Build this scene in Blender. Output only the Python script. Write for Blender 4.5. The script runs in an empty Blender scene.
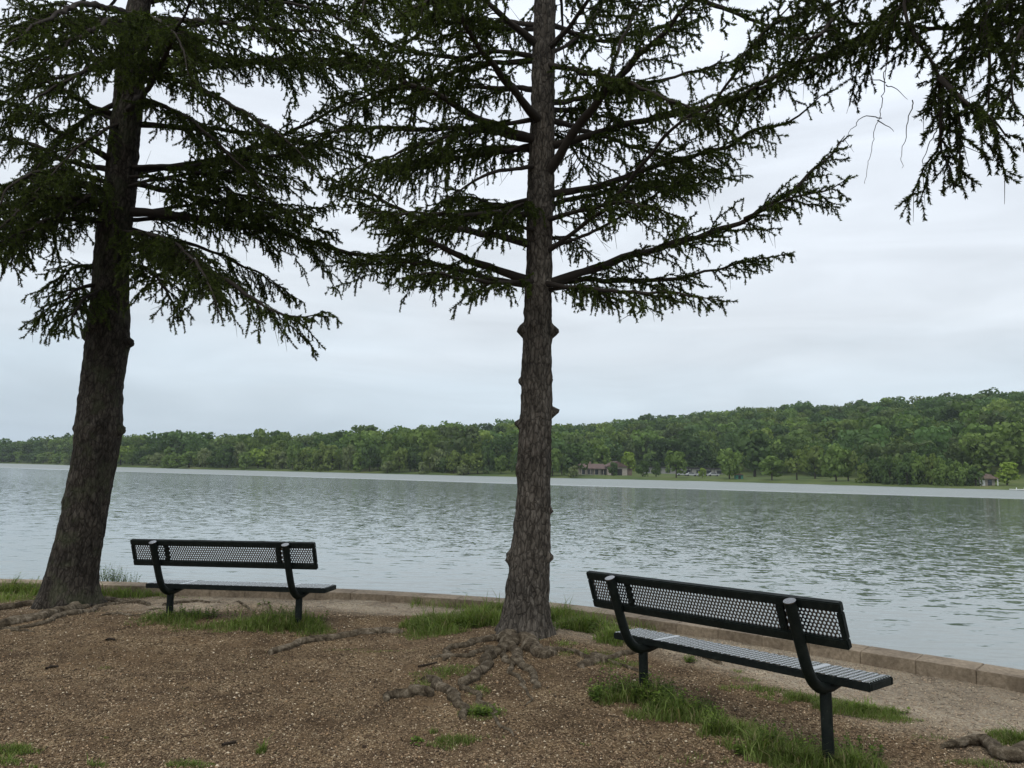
import bpy, math, random
import numpy as np
from mathutils import Vector
rnd = random.Random(7); rg = np.random.default_rng(11)
C = bpy.context.scene; col = C.collection
R = math.radians
# ---------------------------------------------------------------- camera
F = 770.0; PITCH = R(6.464); ROLL = math.atan(0.0213); H = 1.55
cam = bpy.data.cameras.new('camera'); camo = bpy.data.objects.new('camera', cam); col.objects.link(camo)
cam.sensor_width = 36; cam.lens = F / 1024 * 36; cam.clip_start = 0.05; cam.clip_end = 8000
def axes():
    fw = np.array([0, math.cos(PITCH), math.sin(PITCH)]); r = np.array([1., 0, 0]); u = np.cross(r, fw)
    c, s = math.cos(ROLL), math.sin(ROLL)
    return r * c + u * s, -r * s + u * c, fw
AR, AU, AF = axes()
from mathutils import Matrix
m = Matrix(((AR[0], AU[0], -AF[0], 0), (AR[1], AU[1], -AF[1], 0), (AR[2], AU[2], -AF[2], H), (0, 0, 0, 1)))
camo.matrix_world = m
C.camera = camo
# ---------------------------------------------------------------- view
C.view_settings.view_transform = 'Standard'; C.view_settings.look = 'None'
C.view_settings.gamma = 1; C.view_settings.use_curve_mapping = False
C.view_settings.exposure = 0.42
# ---------------------------------------------------------------- world: overcast sky
SUN_EL, SUN_ROT = R(60), R(205)
w = bpy.data.worlds.new('World'); C.world = w; w.use_nodes = True
nt = w.node_tree; N = nt.nodes; L = nt.links; N.clear()
def nn(t, **k):
    n = N.new(t)
    for a, b in k.items(): setattr(n, a, b)
    return n
out = nn('ShaderNodeOutputWorld'); bg = nn('ShaderNodeBackground'); bg2 = nn('ShaderNodeBackground'); mx = nn('ShaderNodeMixShader')
sky = nn('ShaderNodeTexSky', sky_type='NISHITA'); sky.sun_disc = False; sky.sun_elevation = SUN_EL; sky.sun_rotation = SUN_ROT
bg.inputs['Strength'].default_value = 0.08; L.new(sky.outputs[0], bg.inputs['Color'])
tc = nn('ShaderNodeTexCoord'); sx = nn('ShaderNodeSeparateXYZ'); L.new(tc.outputs['Generated'], sx.inputs[0])
mp = nn('ShaderNodeMapping'); mp.inputs['Scale'].default_value = (1.1, 1.1, 5.5); L.new(tc.outputs['Generated'], mp.inputs[0])
ns = nn('ShaderNodeTexNoise'); ns.inputs['Scale'].default_value = 2.1; ns.inputs['Detail'].default_value = 4; ns.inputs['Roughness'].default_value = .5
ns.inputs['Distortion'].default_value = .4
L.new(mp.outputs[0], ns.inputs['Vector'])
# elevation ramp plus cloud noise
ad = nn('ShaderNodeMath', operation='MULTIPLY_ADD'); L.new(ns.outputs['Fac'], ad.inputs[0]); ad.inputs[1].default_value = .16; L.new(sx.outputs['Z'], ad.inputs[2])
ax = nn('ShaderNodeMath', operation='MULTIPLY_ADD'); L.new(sx.outputs['X'], ax.inputs[0]); ax.inputs[1].default_value = .05; L.new(ad.outputs[0], ax.inputs[2])
cr = nn('ShaderNodeValToRGB'); L.new(ax.outputs[0], cr.inputs[0])
e = cr.color_ramp.elements
e[0].position = 0.06; e[0].color = (.485, .585, .67, 1)
e[1].position = 0.62; e[1].color = (.80, .86, .95, 1)
for p, c in ((.17, (.572, .655, .722, 1)), (.29, (.665, .715, .765, 1)), (.45, (.715, .765, .83, 1))):
    q = cr.color_ramp.elements.new(p); q.color = c
n2 = nn('ShaderNodeTexNoise'); n2.inputs['Scale'].default_value = 3.2; n2.inputs['Detail'].default_value = 5; n2.inputs['Distortion'].default_value = .6
L.new(mp.outputs[0], n2.inputs['Vector'])
mr = nn('ShaderNodeMapRange'); L.new(n2.outputs['Fac'], mr.inputs['Value']); mr.inputs['From Min'].default_value = .3; mr.inputs['From Max'].default_value = .7
mr.inputs['To Min'].default_value = .86; mr.inputs['To Max'].default_value = 1.06
vm = nn('ShaderNodeVectorMath', operation='SCALE'); L.new(cr.outputs[0], vm.inputs[0]); L.new(mr.outputs[0], vm.inputs['Scale'])
L.new(vm.outputs[0], bg2.inputs['Color']); bg2.inputs['Strength'].default_value = 0.97
mx.inputs[0].default_value = .94; L.new(bg.outputs[0], mx.inputs[1]); L.new(bg2.outputs[0], mx.inputs[2]); L.new(mx.outputs[0], out.inputs[0])
# sun behind the cloud
sl = bpy.data.lights.new('sun', 'SUN'); sl.energy = 1.2; sl.angle = R(35); sl.color = (1, .97, .92)
so = bpy.data.objects.new('sun', sl); col.objects.link(so)
so.rotation_euler = (R(90) - SUN_EL, 0, math.pi - SUN_ROT + math.pi)   # light comes from beyond the lake, upper left
so.rotation_euler = Vector((math.sin(SUN_ROT) * math.cos(SUN_EL), math.cos(SUN_ROT) * math.cos(SUN_EL), math.sin(SUN_EL))).to_track_quat('Z', 'Y').to_euler()

# ---------------------------------------------------------------- projection helpers (photograph pixels -> world rays)
def ray(px, py): return AF + AR * (px - 512) / F - AU * (py - 384) / F
def at_y(px, py, Y):
    d = ray(px, py); t = Y / d[1]; return d * t + np.array([0, 0, H])
def proj(P):
    P = np.asarray(P, float) - np.array([0, 0, H]); d = P @ AF
    return 512 + F * (P @ AR) / d, 384 - F * (P @ AU) / d
# ---------------------------------------------------------------- noise
def _h(ix, iy, iz, s):
    n = (ix * 374761393 + iy * 668265263 + iz * 2147483647 + s * 974711) & 0xffffffff
    n = ((n ^ (n >> 13)) * 1274126177) & 0xffffffff
    n = n ^ (n >> 16)
    return (n & 0xffff) / 65535.0
def vnoise(P, s=0):
    P = np.asarray(P, float)
    if P.shape[-1] == 2: P = np.concatenate([P, np.zeros(P.shape[:-1] + (1,))], -1)
    I = np.floor(P).astype(np.int64); f = P - I; f = f * f * (3 - 2 * f); r = 0
    for a in (0, 1):
        for b in (0, 1):
            for c in (0, 1):
                wt = (f[..., 0] if a else 1 - f[..., 0]) * (f[..., 1] if b else 1 - f[..., 1]) * (f[..., 2] if c else 1 - f[..., 2])
                r = r + wt * _h(I[..., 0] + a, I[..., 1] + b, I[..., 2] + c, s)
    return r
def fbm(P, s=0, o=4):
    P = np.asarray(P, float); r = 0; a = .5
    for k in range(o): r = r + a * (vnoise(P * 2 ** k, s + k) - .5); a *= .5
    return r
# ---------------------------------------------------------------- object helpers
def tag(o, label=None, cat=None, group=None, kind=None):
    if label: o['label'] = label
    if cat: o['category'] = cat
    if group: o['group'] = group
    if kind: o['kind'] = kind
    return o
def empty(name, loc=(0, 0, 0), rot=(0, 0, 0)):
    o = bpy.data.objects.new(name, None); col.objects.link(o); o.location = loc; o.rotation_euler = rot; o.empty_display_size = .2
    return o
def setmat(o, mat):
    if mat: o.data.materials.append(mat)
def add_attr(me, colr):
    a = me.color_attributes.new('Col', 'FLOAT_COLOR', 'POINT')
    c = np.ones((len(me.vertices), 4), np.float32); c[:, :3] = colr if np.ndim(colr) == 2 else np.tile(colr, (len(me.vertices), 1))
    a.data.foreach_set('color', c.ravel())
def fmesh(name, V, Fc, mat, parent=None, colr=None, smooth=False, origin=None):
    """V (n,3); Fc (m,k) int array, k = 3 or 4"""
    V = np.asarray(V, np.float64)
    if origin is not None: V = V - np.asarray(origin)
    Fc = np.asarray(Fc, np.int32); k = Fc.shape[1]
    me = bpy.data.meshes.new(name)
    me.vertices.add(len(V)); me.vertices.foreach_set('co', V.astype(np.float32).ravel())
    me.loops.add(Fc.size); me.loops.foreach_set('vertex_index', Fc.ravel())
    me.polygons.add(len(Fc)); me.polygons.foreach_set('loop_start', np.arange(0, Fc.size, k, dtype=np.int32))
    me.polygons.foreach_set('loop_total', np.full(len(Fc), k, np.int32))
    me.update(calc_edges=True)
    if colr is not None: add_attr(me, colr)
    if smooth: me.polygons.foreach_set('use_smooth', np.ones(len(Fc), bool))
    o = bpy.data.objects.new(name, me); col.objects.link(o); setmat(o, mat)
    if parent: o.parent = parent
    return o
class MB:
    """collects simple shapes for one mesh"""
    def __init__(s): s.v = []; s.f = []
    def add(s, V, Fs):
        b = len(s.v); s.v += [tuple(map(float, p)) for p in V]; s.f += [tuple(int(i) + b for i in f) for f in Fs]; return s
    def box(s, a, b):
        x0, y0, z0 = a; x1, y1, z1 = b
        return s.add([(x0, y0, z0), (x1, y0, z0), (x1, y1, z0), (x0, y1, z0), (x0, y0, z1), (x1, y0, z1), (x1, y1, z1), (x0, y1, z1)],
                     [(0, 3, 2, 1), (4, 5, 6, 7), (0, 1, 5, 4), (1, 2, 6, 5), (2, 3, 7, 6), (3, 0, 4, 7)])
    def tube(s, pts, rad, n=12, cap=True):
        V, Fs = tube_np(np.array(pts, float), rad, n)
        s.add(V, Fs)
        if cap: s.add(V[:n], [tuple(range(n))[::-1]]); s.add(V[-n:], [tuple(range(n))])
        return s
    def prism(s, poly, a, b, axis=0):
        """polygon in the plane normal to axis, extruded a..b"""
        n = len(poly)
        def P(t, p): return (t, p[0], p[1]) if axis == 0 else ((p[0], t, p[1]) if axis == 1 else (p[0], p[1], t))
        V = [P(a, p) for p in poly] + [P(b, p) for p in poly]
        return s.add(V, [tuple(range(n)), tuple(range(2 * n - 1, n - 1, -1))] + [(i, i + n, (i + 1) % n + n, (i + 1) % n) for i in range(n)])
    def build(s, name, mat, parent=None, bevel=0, smooth=False):
        me = bpy.data.meshes.new(name); me.from_pydata(s.v, [], s.f)
        import bmesh
        bm = bmesh.new(); bm.from_mesh(me); bmesh.ops.recalc_face_normals(bm, faces=bm.faces)
        if bevel: bmesh.ops.bevel(bm, geom=list(bm.edges), offset=bevel, segments=2, affect='EDGES')
        bm.to_mesh(me); bm.free()
        if smooth: me.shade_smooth() if hasattr(me, 'shade_smooth') else None
        o = bpy.data.objects.new(name, me); col.objects.link(o); setmat(o, mat)
        if parent: o.parent = parent
        return o
def frames(P):
    T = np.gradient(P, axis=0); T /= np.linalg.norm(T, axis=1)[:, None] + 1e-9
    ref = np.array([0, 0, 1.]) if abs(T[0, 2]) < .9 else np.array([1., 0, 0])
    U = np.zeros_like(P); u = np.cross(T[0], ref); u /= np.linalg.norm(u)
    for i in range(len(P)):
        u = u - T[i] * (u @ T[i]); u /= np.linalg.norm(u) + 1e-9; U[i] = u
    return T, U, np.cross(T, U)
def tube_np(P, rad, n=8):
    rad = np.broadcast_to(np.asarray(rad, float), (len(P),)) if np.ndim(rad) < 2 else rad
    T, U, W = frames(P); a = np.linspace(0, 2 * np.pi, n, endpoint=False)
    rr = rad[:, None] if rad.ndim == 1 else rad
    V = P[:, None] + (U[:, None] * np.cos(a)[None, :, None] + W[:, None] * np.sin(a)[None, :, None]) * (rr[..., None] if rr.ndim == 2 else rr[:, None])
    i = np.arange(len(P) - 1)[:, None] * n; j = np.arange(n)[None]; k = (j + 1) % n
    Fs = np.stack([i + j, i + k, i + n + k, i + n + j], -1).reshape(-1, 4)
    return V.reshape(-1, 3), Fs
def crom(P, step):
    """Catmull-Rom resample of control points at about `step`"""
    P = np.asarray(P, float); Q = np.vstack([2 * P[0] - P[1], P, 2 * P[-1] - P[-2]]); o = []
    for i in range(1, len(Q) - 2):
        n = max(2, int(np.linalg.norm(Q[i + 1] - Q[i]) / step))
        for t in np.arange(n) / n:
            o.append(.5 * (2 * Q[i] + (Q[i + 1] - Q[i - 1]) * t + (2 * Q[i - 1] - 5 * Q[i] + 4 * Q[i + 1] - Q[i + 2]) * t * t + (3 * Q[i] - Q[i - 1] - 3 * Q[i + 1] + Q[i + 2]) * t ** 3))
    o.append(P[-1]); return np.array(o)
# ---------------------------------------------------------------- materials
def mat(name, base=(.5, .5, .5), rough=.8, spec=.3, **kw):
    m = bpy.data.materials.new(name); m.use_nodes = True; b = m.node_tree.nodes['Principled BSDF']
    b.inputs['Base Color'].default_value = (*base, 1); b.inputs['Roughness'].default_value = rough
    b.inputs['Specular IOR Level'].default_value = spec
    for k, v in kw.items(): b.inputs[k].default_value = v
    return m
class G:
    def __init__(s, m): s.m = m; s.t = m.node_tree; s.b = s.t.nodes['Principled BSDF']
    def n(s, t, **k):
        x = s.t.nodes.new(t)
        for a, b in k.items():
            if a.startswith('i_'): x.inputs[a[2:].replace('_', ' ')].default_value = b
            else: setattr(x, a, b)
        return x
    def l(s, a, b): s.t.links.new(a, b)
    def pos(s, scale=(1, 1, 1), obj=True):
        c = s.n('ShaderNodeTexCoord') if obj else s.n('ShaderNodeNewGeometry'); m_ = s.n('ShaderNodeMapping'); m_.inputs['Scale'].default_value = scale
        s.l(c.outputs['Object' if obj else 'Position'], m_.inputs[0]); return m_.outputs[0]
    def noise(s, v, sc, det=4, rough=.55, dist=0):
        x = s.n('ShaderNodeTexNoise'); s.l(v, x.inputs['Vector']); x.inputs['Scale'].default_value = sc; x.inputs['Detail'].default_value = det; x.inputs['Roughness'].default_value = rough; x.inputs['Distortion'].default_value = dist
        return x.outputs['Fac']
    def ramp(s, v, st):
        x = s.n('ShaderNodeValToRGB'); s.l(v, x.inputs[0]); e = x.color_ramp.elements
        e[0].position, e[0].color = st[0][0], (*st[0][1], 1); e[1].position, e[1].color = st[-1][0], (*st[-1][1], 1)
        for p, c in st[1:-1]: q = e.new(p); q.color = (*c, 1)
        return x.outputs[0]
    def mixc(s, f, a, b, mode='MIX'):
        x = s.n('ShaderNodeMix', data_type='RGBA', blend_type=mode)
        for v, i in ((f, 0), (a, 6), (b, 7)):
            if hasattr(v, 'links'): s.l(v, x.inputs[i])
            elif i == 0: x.inputs[0].default_value = v
            else: x.inputs[i].default_value = (*v, 1)
        return x.outputs[2]
    def math(s, op, a, b=0, c=None):
        x = s.n('ShaderNodeMath', operation=op)
        for i, v in enumerate((a, b, c)):
            if v is None: continue
            if hasattr(v, 'links'): s.l(v, x.inputs[i])
            else: x.inputs[i].default_value = v
        return x.outputs[0]
    def bump(s, h, st=.5, d=.01):
        x = s.n('ShaderNodeBump'); s.l(h, x.inputs['Height']); x.inputs['Strength'].default_value = st; x.inputs['Distance'].default_value = d
        s.l(x.outputs[0], s.b.inputs['Normal']); return x
    def attr(s): x = s.n('ShaderNodeAttribute'); x.attribute_name = 'Col'; return x.outputs['Color']
def m_bark(name, dark, mid, light, green=0.0):
    m_ = mat(name, rough=.95, spec=.1); g = G(m_); p = g.pos((1, 1, .38))
    v = g.n('ShaderNodeTexVoronoi', feature='DISTANCE_TO_EDGE'); nz = g.noise(g.pos((1, 1, 1)), 9, 3)
    w_ = g.n('ShaderNodeVectorMath', operation='MULTIPLY_ADD')
    g.l(p, w_.inputs[0]); w_.inputs[1].default_value = (1, 1, 1); 
    cb = g.n('ShaderNodeCombineXYZ'); sc = g.math('MULTIPLY', nz, .06); g.l(sc, cb.inputs[0]); g.l(sc, cb.inputs[1]); g.l(sc, cb.inputs[2]); g.l(cb.outputs[0], w_.inputs[2])
    g.l(w_.outputs[0], v.inputs['Vector']); v.inputs['Scale'].default_value = 27
    n1 = g.noise(p, 22, 6, .7); n0 = g.noise(g.pos(), 2.6, 3)
    c = g.ramp(n1, [(.28, dark), (.5, mid), (.72, light)])
    edge = g.ramp(v.outputs['Distance'], [(0, (.22, .22, .22)), (.16, (1, 1, 1))])
    c = g.mixc(.75, c, edge, 'MULTIPLY')
    big = g.ramp(n0, [(.3, (.72, .72, .72)), (.7, (1.15, 1.12, 1.08))])
    c = g.mixc(1, c, big, 'MULTIPLY')
    if green: c = g.mixc(g.math('MULTIPLY', g.ramp(g.noise(g.pos(), 4.5, 5, .6), [(.5, (0, 0, 0)), (.62, (1, 1, 1))]), green), c, (.06, .07, .035))
    g.l(c, g.b.inputs['Base Color'])
    hh = g.math('ADD', g.math('MULTIPLY', g.math('MINIMUM', v.outputs['Distance'], .2), 3.0), n1)
    g.bump(hh, .9, .012); return m_
M = {}
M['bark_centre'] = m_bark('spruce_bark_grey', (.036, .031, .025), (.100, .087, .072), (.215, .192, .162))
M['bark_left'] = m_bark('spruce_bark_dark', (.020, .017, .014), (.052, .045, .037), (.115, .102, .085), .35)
M['bark_root'] = mat('root_bark', rough=.95, spec=.1); g = G(M['bark_root']); p = g.pos()
c = g.ramp(g.noise(p, 16, 8, .72, .6), [(.34, (.040, .031, .022)), (.5, (.135, .110, .080)), (.66, (.33, .285, .225))]); c = g.mixc(1, c, g.ramp(g.noise(p, 2.2, 3), [(.3, (.6, .57, .5)), (.7, (1.15, 1.12, 1.05))]), 'MULTIPLY')
g.l(c, g.b.inputs['Base Color']); g.bump(g.noise(p, 30, 8, .75, 1.2), 1.0, .03)
M['branch'] = mat('branch_bark', (.035, .029, .024), .95, .1)
def m_leaf(name, rough=.6, trans=.0, spec=.25):
    m_ = mat(name, rough=rough, spec=spec); g = G(m_); a = g.attr(); g.l(a, g.b.inputs['Base Color'])
    if trans:
        t = g.n('ShaderNodeBsdfTranslucent'); x = g.n('ShaderNodeMixShader'); x.inputs[0].default_value = trans
        g.l(g.mixc(1, a, (1.3, 1.5, .7), 'MULTIPLY'), t.inputs[0])
        g.l(g.b.outputs[0], x.inputs[1]); g.l(t.outputs[0], x.inputs[2]); g.l(x.outputs[0], g.t.nodes['Material Output'].inputs[0])
    return m_
M['needles'] = m_leaf('spruce_needles', .65, .25, .12)
M['leaf'] = m_leaf('broad_leaves', .8, .30, .05)
M['grass'] = m_leaf('grass_blades', .7, .35, .08)
M['pebble'] = m_leaf('pebbles', .85, 0, .2)
M['steel'] = mat('dark_green_coated_steel', (.006, .010, .009), .5, .22)
g = G(M['steel']); g.l(g.ramp(g.noise(g.pos(), 14, 5, .65), [(.35, (.5, .5, .5)), (.7, (.72, .72, .72))]), g.b.inputs['Roughness'])
g.l(g.ramp(g.noise(g.pos(), 21, 8, .8), [(.45, (.003, .006, .005)), (.62, (.010, .014, .011)), (.74, (.05, .055, .045))]), g.b.inputs['Base Color'])
M['mesh_steel'] = mat('coated_perforated_sheet', (.016, .019, .020), .22, .9, **{'Coat Weight': 1.0, 'Coat Roughness': .14, 'Coat IOR': 2.3})
M['wood_dead'] = mat('dead_wood', (.035, .027, .02), .9, .1)

# ---------------------------------------------------------------- ground shape
def ground_z(x, y):
    x = np.asarray(x, float); y = np.asarray(y, float)
    z = .075 * np.exp(-((x - .1) ** 2 + (y - 7.0) ** 2) / 1.3) + .06 * np.exp(-((x - .9) ** 2 / 3 + (y - 5.8) ** 2 / 1.2))
    z = z + .09 * np.exp(-((x + 2.9) ** 2 / 6 + (y - 7.6) ** 2 / 1.2)) + -.02 * np.exp(-((x + 5.0) ** 2 / 2.2 + (y - 8.4) ** 2 / .8))
    z = z + .10 * np.exp(-((x - 1.2) ** 2 / .25 + (y - 6.75) ** 2 / .10))
    z = z + .05 * np.exp(-((x + .9) ** 2 / .8 + (y - 7.75) ** 2 / .03)) + .05 * np.exp(-((x + 2.7) ** 2 / .4 + (y - 8.35) ** 2 / .02))
    P = np.stack([x, y], -1)
    return z + .05 * fbm(P * 1.1, 3, 3) + .016 * fbm(P * 7, 9, 3) - .02 * np.clip((x - 2) / 3, 0, 1)
def gpt(px, py, up=0):
    z = 0.
    for _ in range(8):
        d = ray(px, py); t = (z + up - H) / d[2]; p = d * t; z = float(ground_z(p[0], p[1]))
    return np.array([p[0], p[1], z + up])
# kerb line (inner, land-side foot of the retaining wall)
KC = crom([(-26, 2), (-19, 7.2), (-13, 9.0), (-9, 9.4), (-6, 9.44), (-4.2, 9.38), (-1.95, 9.22), (-.56, 8.93), (.57, 8.50), (1.9, 7.60), (3.2, 6.54), (3.88, 5.93), (4.75, 5.0), (5.9, 3.5), (7.2, 1.2), (8.2, -2), (8.6, -6), (8, -14), (4, -22)], .03)
def kdist(x, y):
    """signed distance inland (+) of the kerb line"""
    P = np.stack([x, y], -1).reshape(-1, 2); K = KC[::4]; out_ = np.empty(len(P))
    T = np.gradient(K, axis=0); Nn = np.stack([T[:, 1], -T[:, 0]], 1); Nn /= np.linalg.norm(Nn, axis=1)[:, None]   # points inland
    for s in range(0, len(P), 20000):
        Q = P[s:s + 20000]; D = Q[:, None] - K[None]; d2 = (D ** 2).sum(-1); i = d2.argmin(1)
        out_[s:s + 20000] = np.sign((D[np.arange(len(Q)), i] * Nn[i]).sum(1)) * np.sqrt(d2[np.arange(len(Q)), i])
    return out_.reshape(np.shape(x))
KT = np.gradient(KC, axis=0); KT /= np.linalg.norm(KT, axis=1)[:, None]; KN = np.stack([KT[:, 1], -KT[:, 0]], 1)  # inland normal
def grid(x0, x1, y0, y1, st, zf, clipd, name):
    xs = np.arange(x0, x1 + st / 2, st); ys = np.arange(y0, y1 + st / 2, st); X, Y = np.meshgrid(xs, ys); Z = zf(X, Y); D = kdist(X, Y)
    V = np.stack([X, Y, Z], -1).reshape(-1, 3); nx = len(xs); i, j = np.meshgrid(np.arange(len(ys) - 1), np.arange(nx - 1), indexing='ij')
    a = (i * nx + j).ravel(); Fc = np.stack([a, a + 1, a + nx + 1, a + nx], 1)
    ok = (D.ravel()[Fc] > clipd).all(1); Fc = Fc[ok]; u, inv = np.unique(Fc, return_inverse=True)
    return V[u], inv.reshape(Fc.shape), D.ravel()[u]
V1, F1, D1 = grid(-9.5, 7, 2.2, 9.8, .04, ground_z, -.22, 'a')
V2, F2, D2 = grid(-26, 9, -22, 10, .4, lambda x, y: 0 * x - .06, -.35, 'b')
VG = np.vstack([V1, V2]); FG = np.vstack([F1, F2 + len(V1)]); DG = np.concatenate([D1, D2])
# grass worn-mask: 0 gravel mulch, r channel = paleness near the wall
pale = np.clip(1.0 - (DG - .95 - .45 * np.clip((VG[:, 0] - 1.5) / 1.5, 0, 1) + 1.0 * fbm(VG[:, :2] * .9, 21, 3)) / .55, 0, 1) * np.clip((VG[:, 0] + 4.4) / .8, 0, 1)
ground_mat = mat('gravel_ground', rough=.95, spec=.15); g = G(ground_mat); P0 = g.pos()
sepc = g.n('ShaderNodeSeparateColor'); g.l(g.attr(), sepc.inputs[0])
vor = g.n('ShaderNodeTexVoronoi', feature='F1'); g.l(P0, vor.inputs['Vector']); vor.inputs['Scale'].default_value = 95
vs = g.n('ShaderNodeSeparateColor'); g.l(vor.outputs['Color'], vs.inputs[0])
peb = g.ramp(vs.outputs[0], [(0, (.080, .052, .028)), (.45, (.185, .128, .076)), (.8, (.33, .242, .150)), (1, (.62, .50, .35))])
mul = g.ramp(g.noise(P0, 40, 6, .75), [(.3, (.065, .042, .024)), (.5, (.165, .112, .066)), (.72, (.31, .22, .135))])
brown = g.mixc(g.ramp(g.noise(P0, 2.3, 4, .6), [(.38, (0, 0, 0)), (.62, (1, 1, 1))]), peb, mul)
palec = g.ramp(g.noise(P0, 60, 7, .8), [(.3, (.32, .27, .21)), (.5, (.58, .51, .42)), (.7, (.74, .67, .57))])
palec = g.mixc(.35, palec, peb)
c = g.mixc(sepc.outputs[0], brown, palec)
blot = g.ramp(g.noise(P0, .9, 6, .65), [(.32, (.60, .58, .52)), (.68, (.98, .97, .90))])
c = g.mixc(1, c, blot, 'MULTIPLY')
damp = g.ramp(g.noise(P0, 2.6, 7, .68, 1.2), [(.36, (.55, .52, .50)), (.50, (1, 1, 1)), (.66, (1.18, 1.15, 1.1))]); c = g.mixc(1, c, damp, 'MULTIPLY'); g.l(c, g.b.inputs['Base Color'])
hh = g.math('ADD', g.math('MULTIPLY', vor.outputs['Distance'], -1.2), g.noise(P0, 55, 5, .7)); g.bump(hh, 1.0, .012)
ground = fmesh('ground', VG, FG, ground_mat, colr=np.stack([pale, pale * 0, pale * 0], 1), smooth=True); tag(ground, kind='structure')
print('ground', len(FG))
# ---------------------------------------------------------------- retaining wall
wall = tag(empty('retaining_wall', (0, 9, 0)), 'low tan stone block wall edging the shore along the lake water', 'wall')
def wallmat(name, a, b, c_):
    m_ = mat(name, rough=.9, spec=.2); g = G(m_); p = g.pos()
    c = g.ramp(g.noise(p, 30, 6, .7), [(.3, a), (.55, b), (.75, c_)]); c2 = g.ramp(g.noise(p, 3, 5, .65), [(.35, (.62, .6, .58)), (.6, (1.05, 1.03, 1.0))])
    g.l(g.mixc(1, c, c2, 'MULTIPLY'), g.b.inputs['Base Color']); g.bump(g.noise(p, 70, 6, .75), .6, .006); return m_
M['stone'] = wallmat('tan_concrete_block', (.165, .130, .090), (.29, .235, .170), (.40, .335, .25))
M['stone_dark'] = wallmat('wet_concrete', (.06, .055, .045), (.12, .105, .085), (.18, .16, .13))
arc = np.concatenate([[0], np.cumsum(np.linalg.norm(np.diff(KC, axis=0), axis=1))])
def karc(s, off): 
    x = np.interp(s, arc, KC[:, 0]); y = np.interp(s, arc, KC[:, 1]); nx = np.interp(s, arc, KN[:, 0]); ny = np.interp(s, arc, KN[:, 1]); return x - nx * off, y - ny * off
def strip(sa, sb, o0, o1, z0, z1, mbx, n=2, jz=0):
    S = np.linspace(sa, sb, n + 1); V = []
    for s in S:
        for o_, z_ in ((o0, z0), (o1, z0), (o1, z1 + jz), (o0, z1 + jz)):
            x, y = karc(s, o_); V.append((x, y - 9, z_))
    Fs = [(0, 1, 2, 3), tuple(4 * n + i for i in (3, 2, 1, 0))]
    for k in range(n):
        b = 4 * k; Fs += [(b + i, b + (i + 1) % 4, b + 4 + (i + 1) % 4, b + 4 + i) for i in range(4)]
    return mbx.add(V, Fs)
s = 0.3; BL = .425; vis_blocks = 0
far_mb = MB()
while s + BL < arc[-1]:
    x, y = karc(s + BL / 2, 0); px, py = proj((x, y, .1)) if y > .5 else (9999, 0)
    jz = rnd.uniform(-.002, .002); js = rnd.uniform(-.003, .003)
    if -60 < px < 1100:
        strip(s + .0015, s + BL - .0015, js, .30 + js, -.16, .098, b := MB(), 2, jz)
        b.build('stone_block', M['stone'], wall, bevel=.004); vis_blocks += 1
    else: strip(s + .004, s + BL - .004, 0 + js, .30 + js, -.16, .098, far_mb, 1, jz)
    s += BL
far_mb.build('stone_block_row', M['stone'], wall)['kind'] = 'stuff'
strip(.2, arc[-1] - .2, .012, .272, -1.3, -.163, b := MB(), 240); b.build('footing', M['stone_dark'], wall)
print('blocks', vis_blocks)
# ---------------------------------------------------------------- water
WZ = -.50
wm = mat('lake_water', (.115, .140, .120), .04, .5, IOR=1.85); g = G(wm)
P0 = g.pos(obj=False)
def rot_noise(sx_, sy_, ang, sc, det=2, r=.5, d=0):
    m_ = g.n('ShaderNodeMapping'); m_.inputs['Rotation'].default_value = (0, 0, ang); m_.inputs['Scale'].default_value = (sx_, sy_, 1)
    c_ = g.n('ShaderNodeNewGeometry'); g.l(c_.outputs['Position'], m_.inputs[0]); return g.noise(m_.outputs[0], sc, det, r, d)
def slope(sx_, sy_, ang, det, amp, ay=1.0):
    """random surface slopes, independent of the size of a pixel"""
    m_ = g.n('ShaderNodeMapping'); m_.inputs['Rotation'].default_value = (0, 0, ang); m_.inputs['Scale'].default_value = (sx_, sy_, 1)
    c_ = g.n('ShaderNodeNewGeometry'); g.l(c_.outputs['Position'], m_.inputs[0])
    x = g.n('ShaderNodeTexNoise'); g.l(m_.outputs[0], x.inputs['Vector']); x.inputs['Scale'].default_value = 1; x.inputs['Detail'].default_value = det; x.inputs['Roughness'].default_value = .5
    v = g.n('ShaderNodeVectorMath', operation='SUBTRACT'); g.l(x.outputs['Color'], v.inputs[0]); v.inputs[1].default_value = (.5, .5, .5)
    w_ = g.n('ShaderNodeVectorMath', operation='MULTIPLY'); g.l(v.outputs[0], w_.inputs[0]); w_.inputs[1].default_value = (amp * .8, amp * ay, 0); return w_.outputs[0]
def vadd(a, b): v = g.n('ShaderNodeVectorMath', operation='ADD'); g.l(a, v.inputs[0]); g.l(b, v.inputs[1]); return v.outputs[0]
def vscale(a, k):
    v = g.n('ShaderNodeVectorMath', operation='SCALE'); g.l(a, v.inputs[0])
    if hasattr(k, 'links'): g.l(k, v.inputs['Scale'])
    else: v.inputs['Scale'].default_value = k
    return v.outputs[0]
sp = g.n('ShaderNodeSeparateXYZ'); g.l(P0, sp.inputs[0])
def smooth(v, a, b, c=0., d=1.):
    m_ = g.n('ShaderNodeMapRange', interpolation_type='SMOOTHSTEP'); g.l(v, m_.inputs['Value'])
    for k, q in zip(('From Min', 'From Max', 'To Min', 'To Max'), (a, b, c, d)): m_.inputs[k].default_value = q
    return m_.outputs[0]
belt = g.math('ADD', sp.outputs['Y'], g.math('MULTIPLY', sp.outputs['X'], .6))
belt = g.math('ADD', belt, g.math('MULTIPLY', rot_noise(.4, 1, 0, .02, 3, .5), 30))
beltm = smooth(belt, 138, 158)
diag = g.math('ADD', sp.outputs['Y'], g.math('MULTIPLY', sp.outputs['X'], .5))
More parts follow.
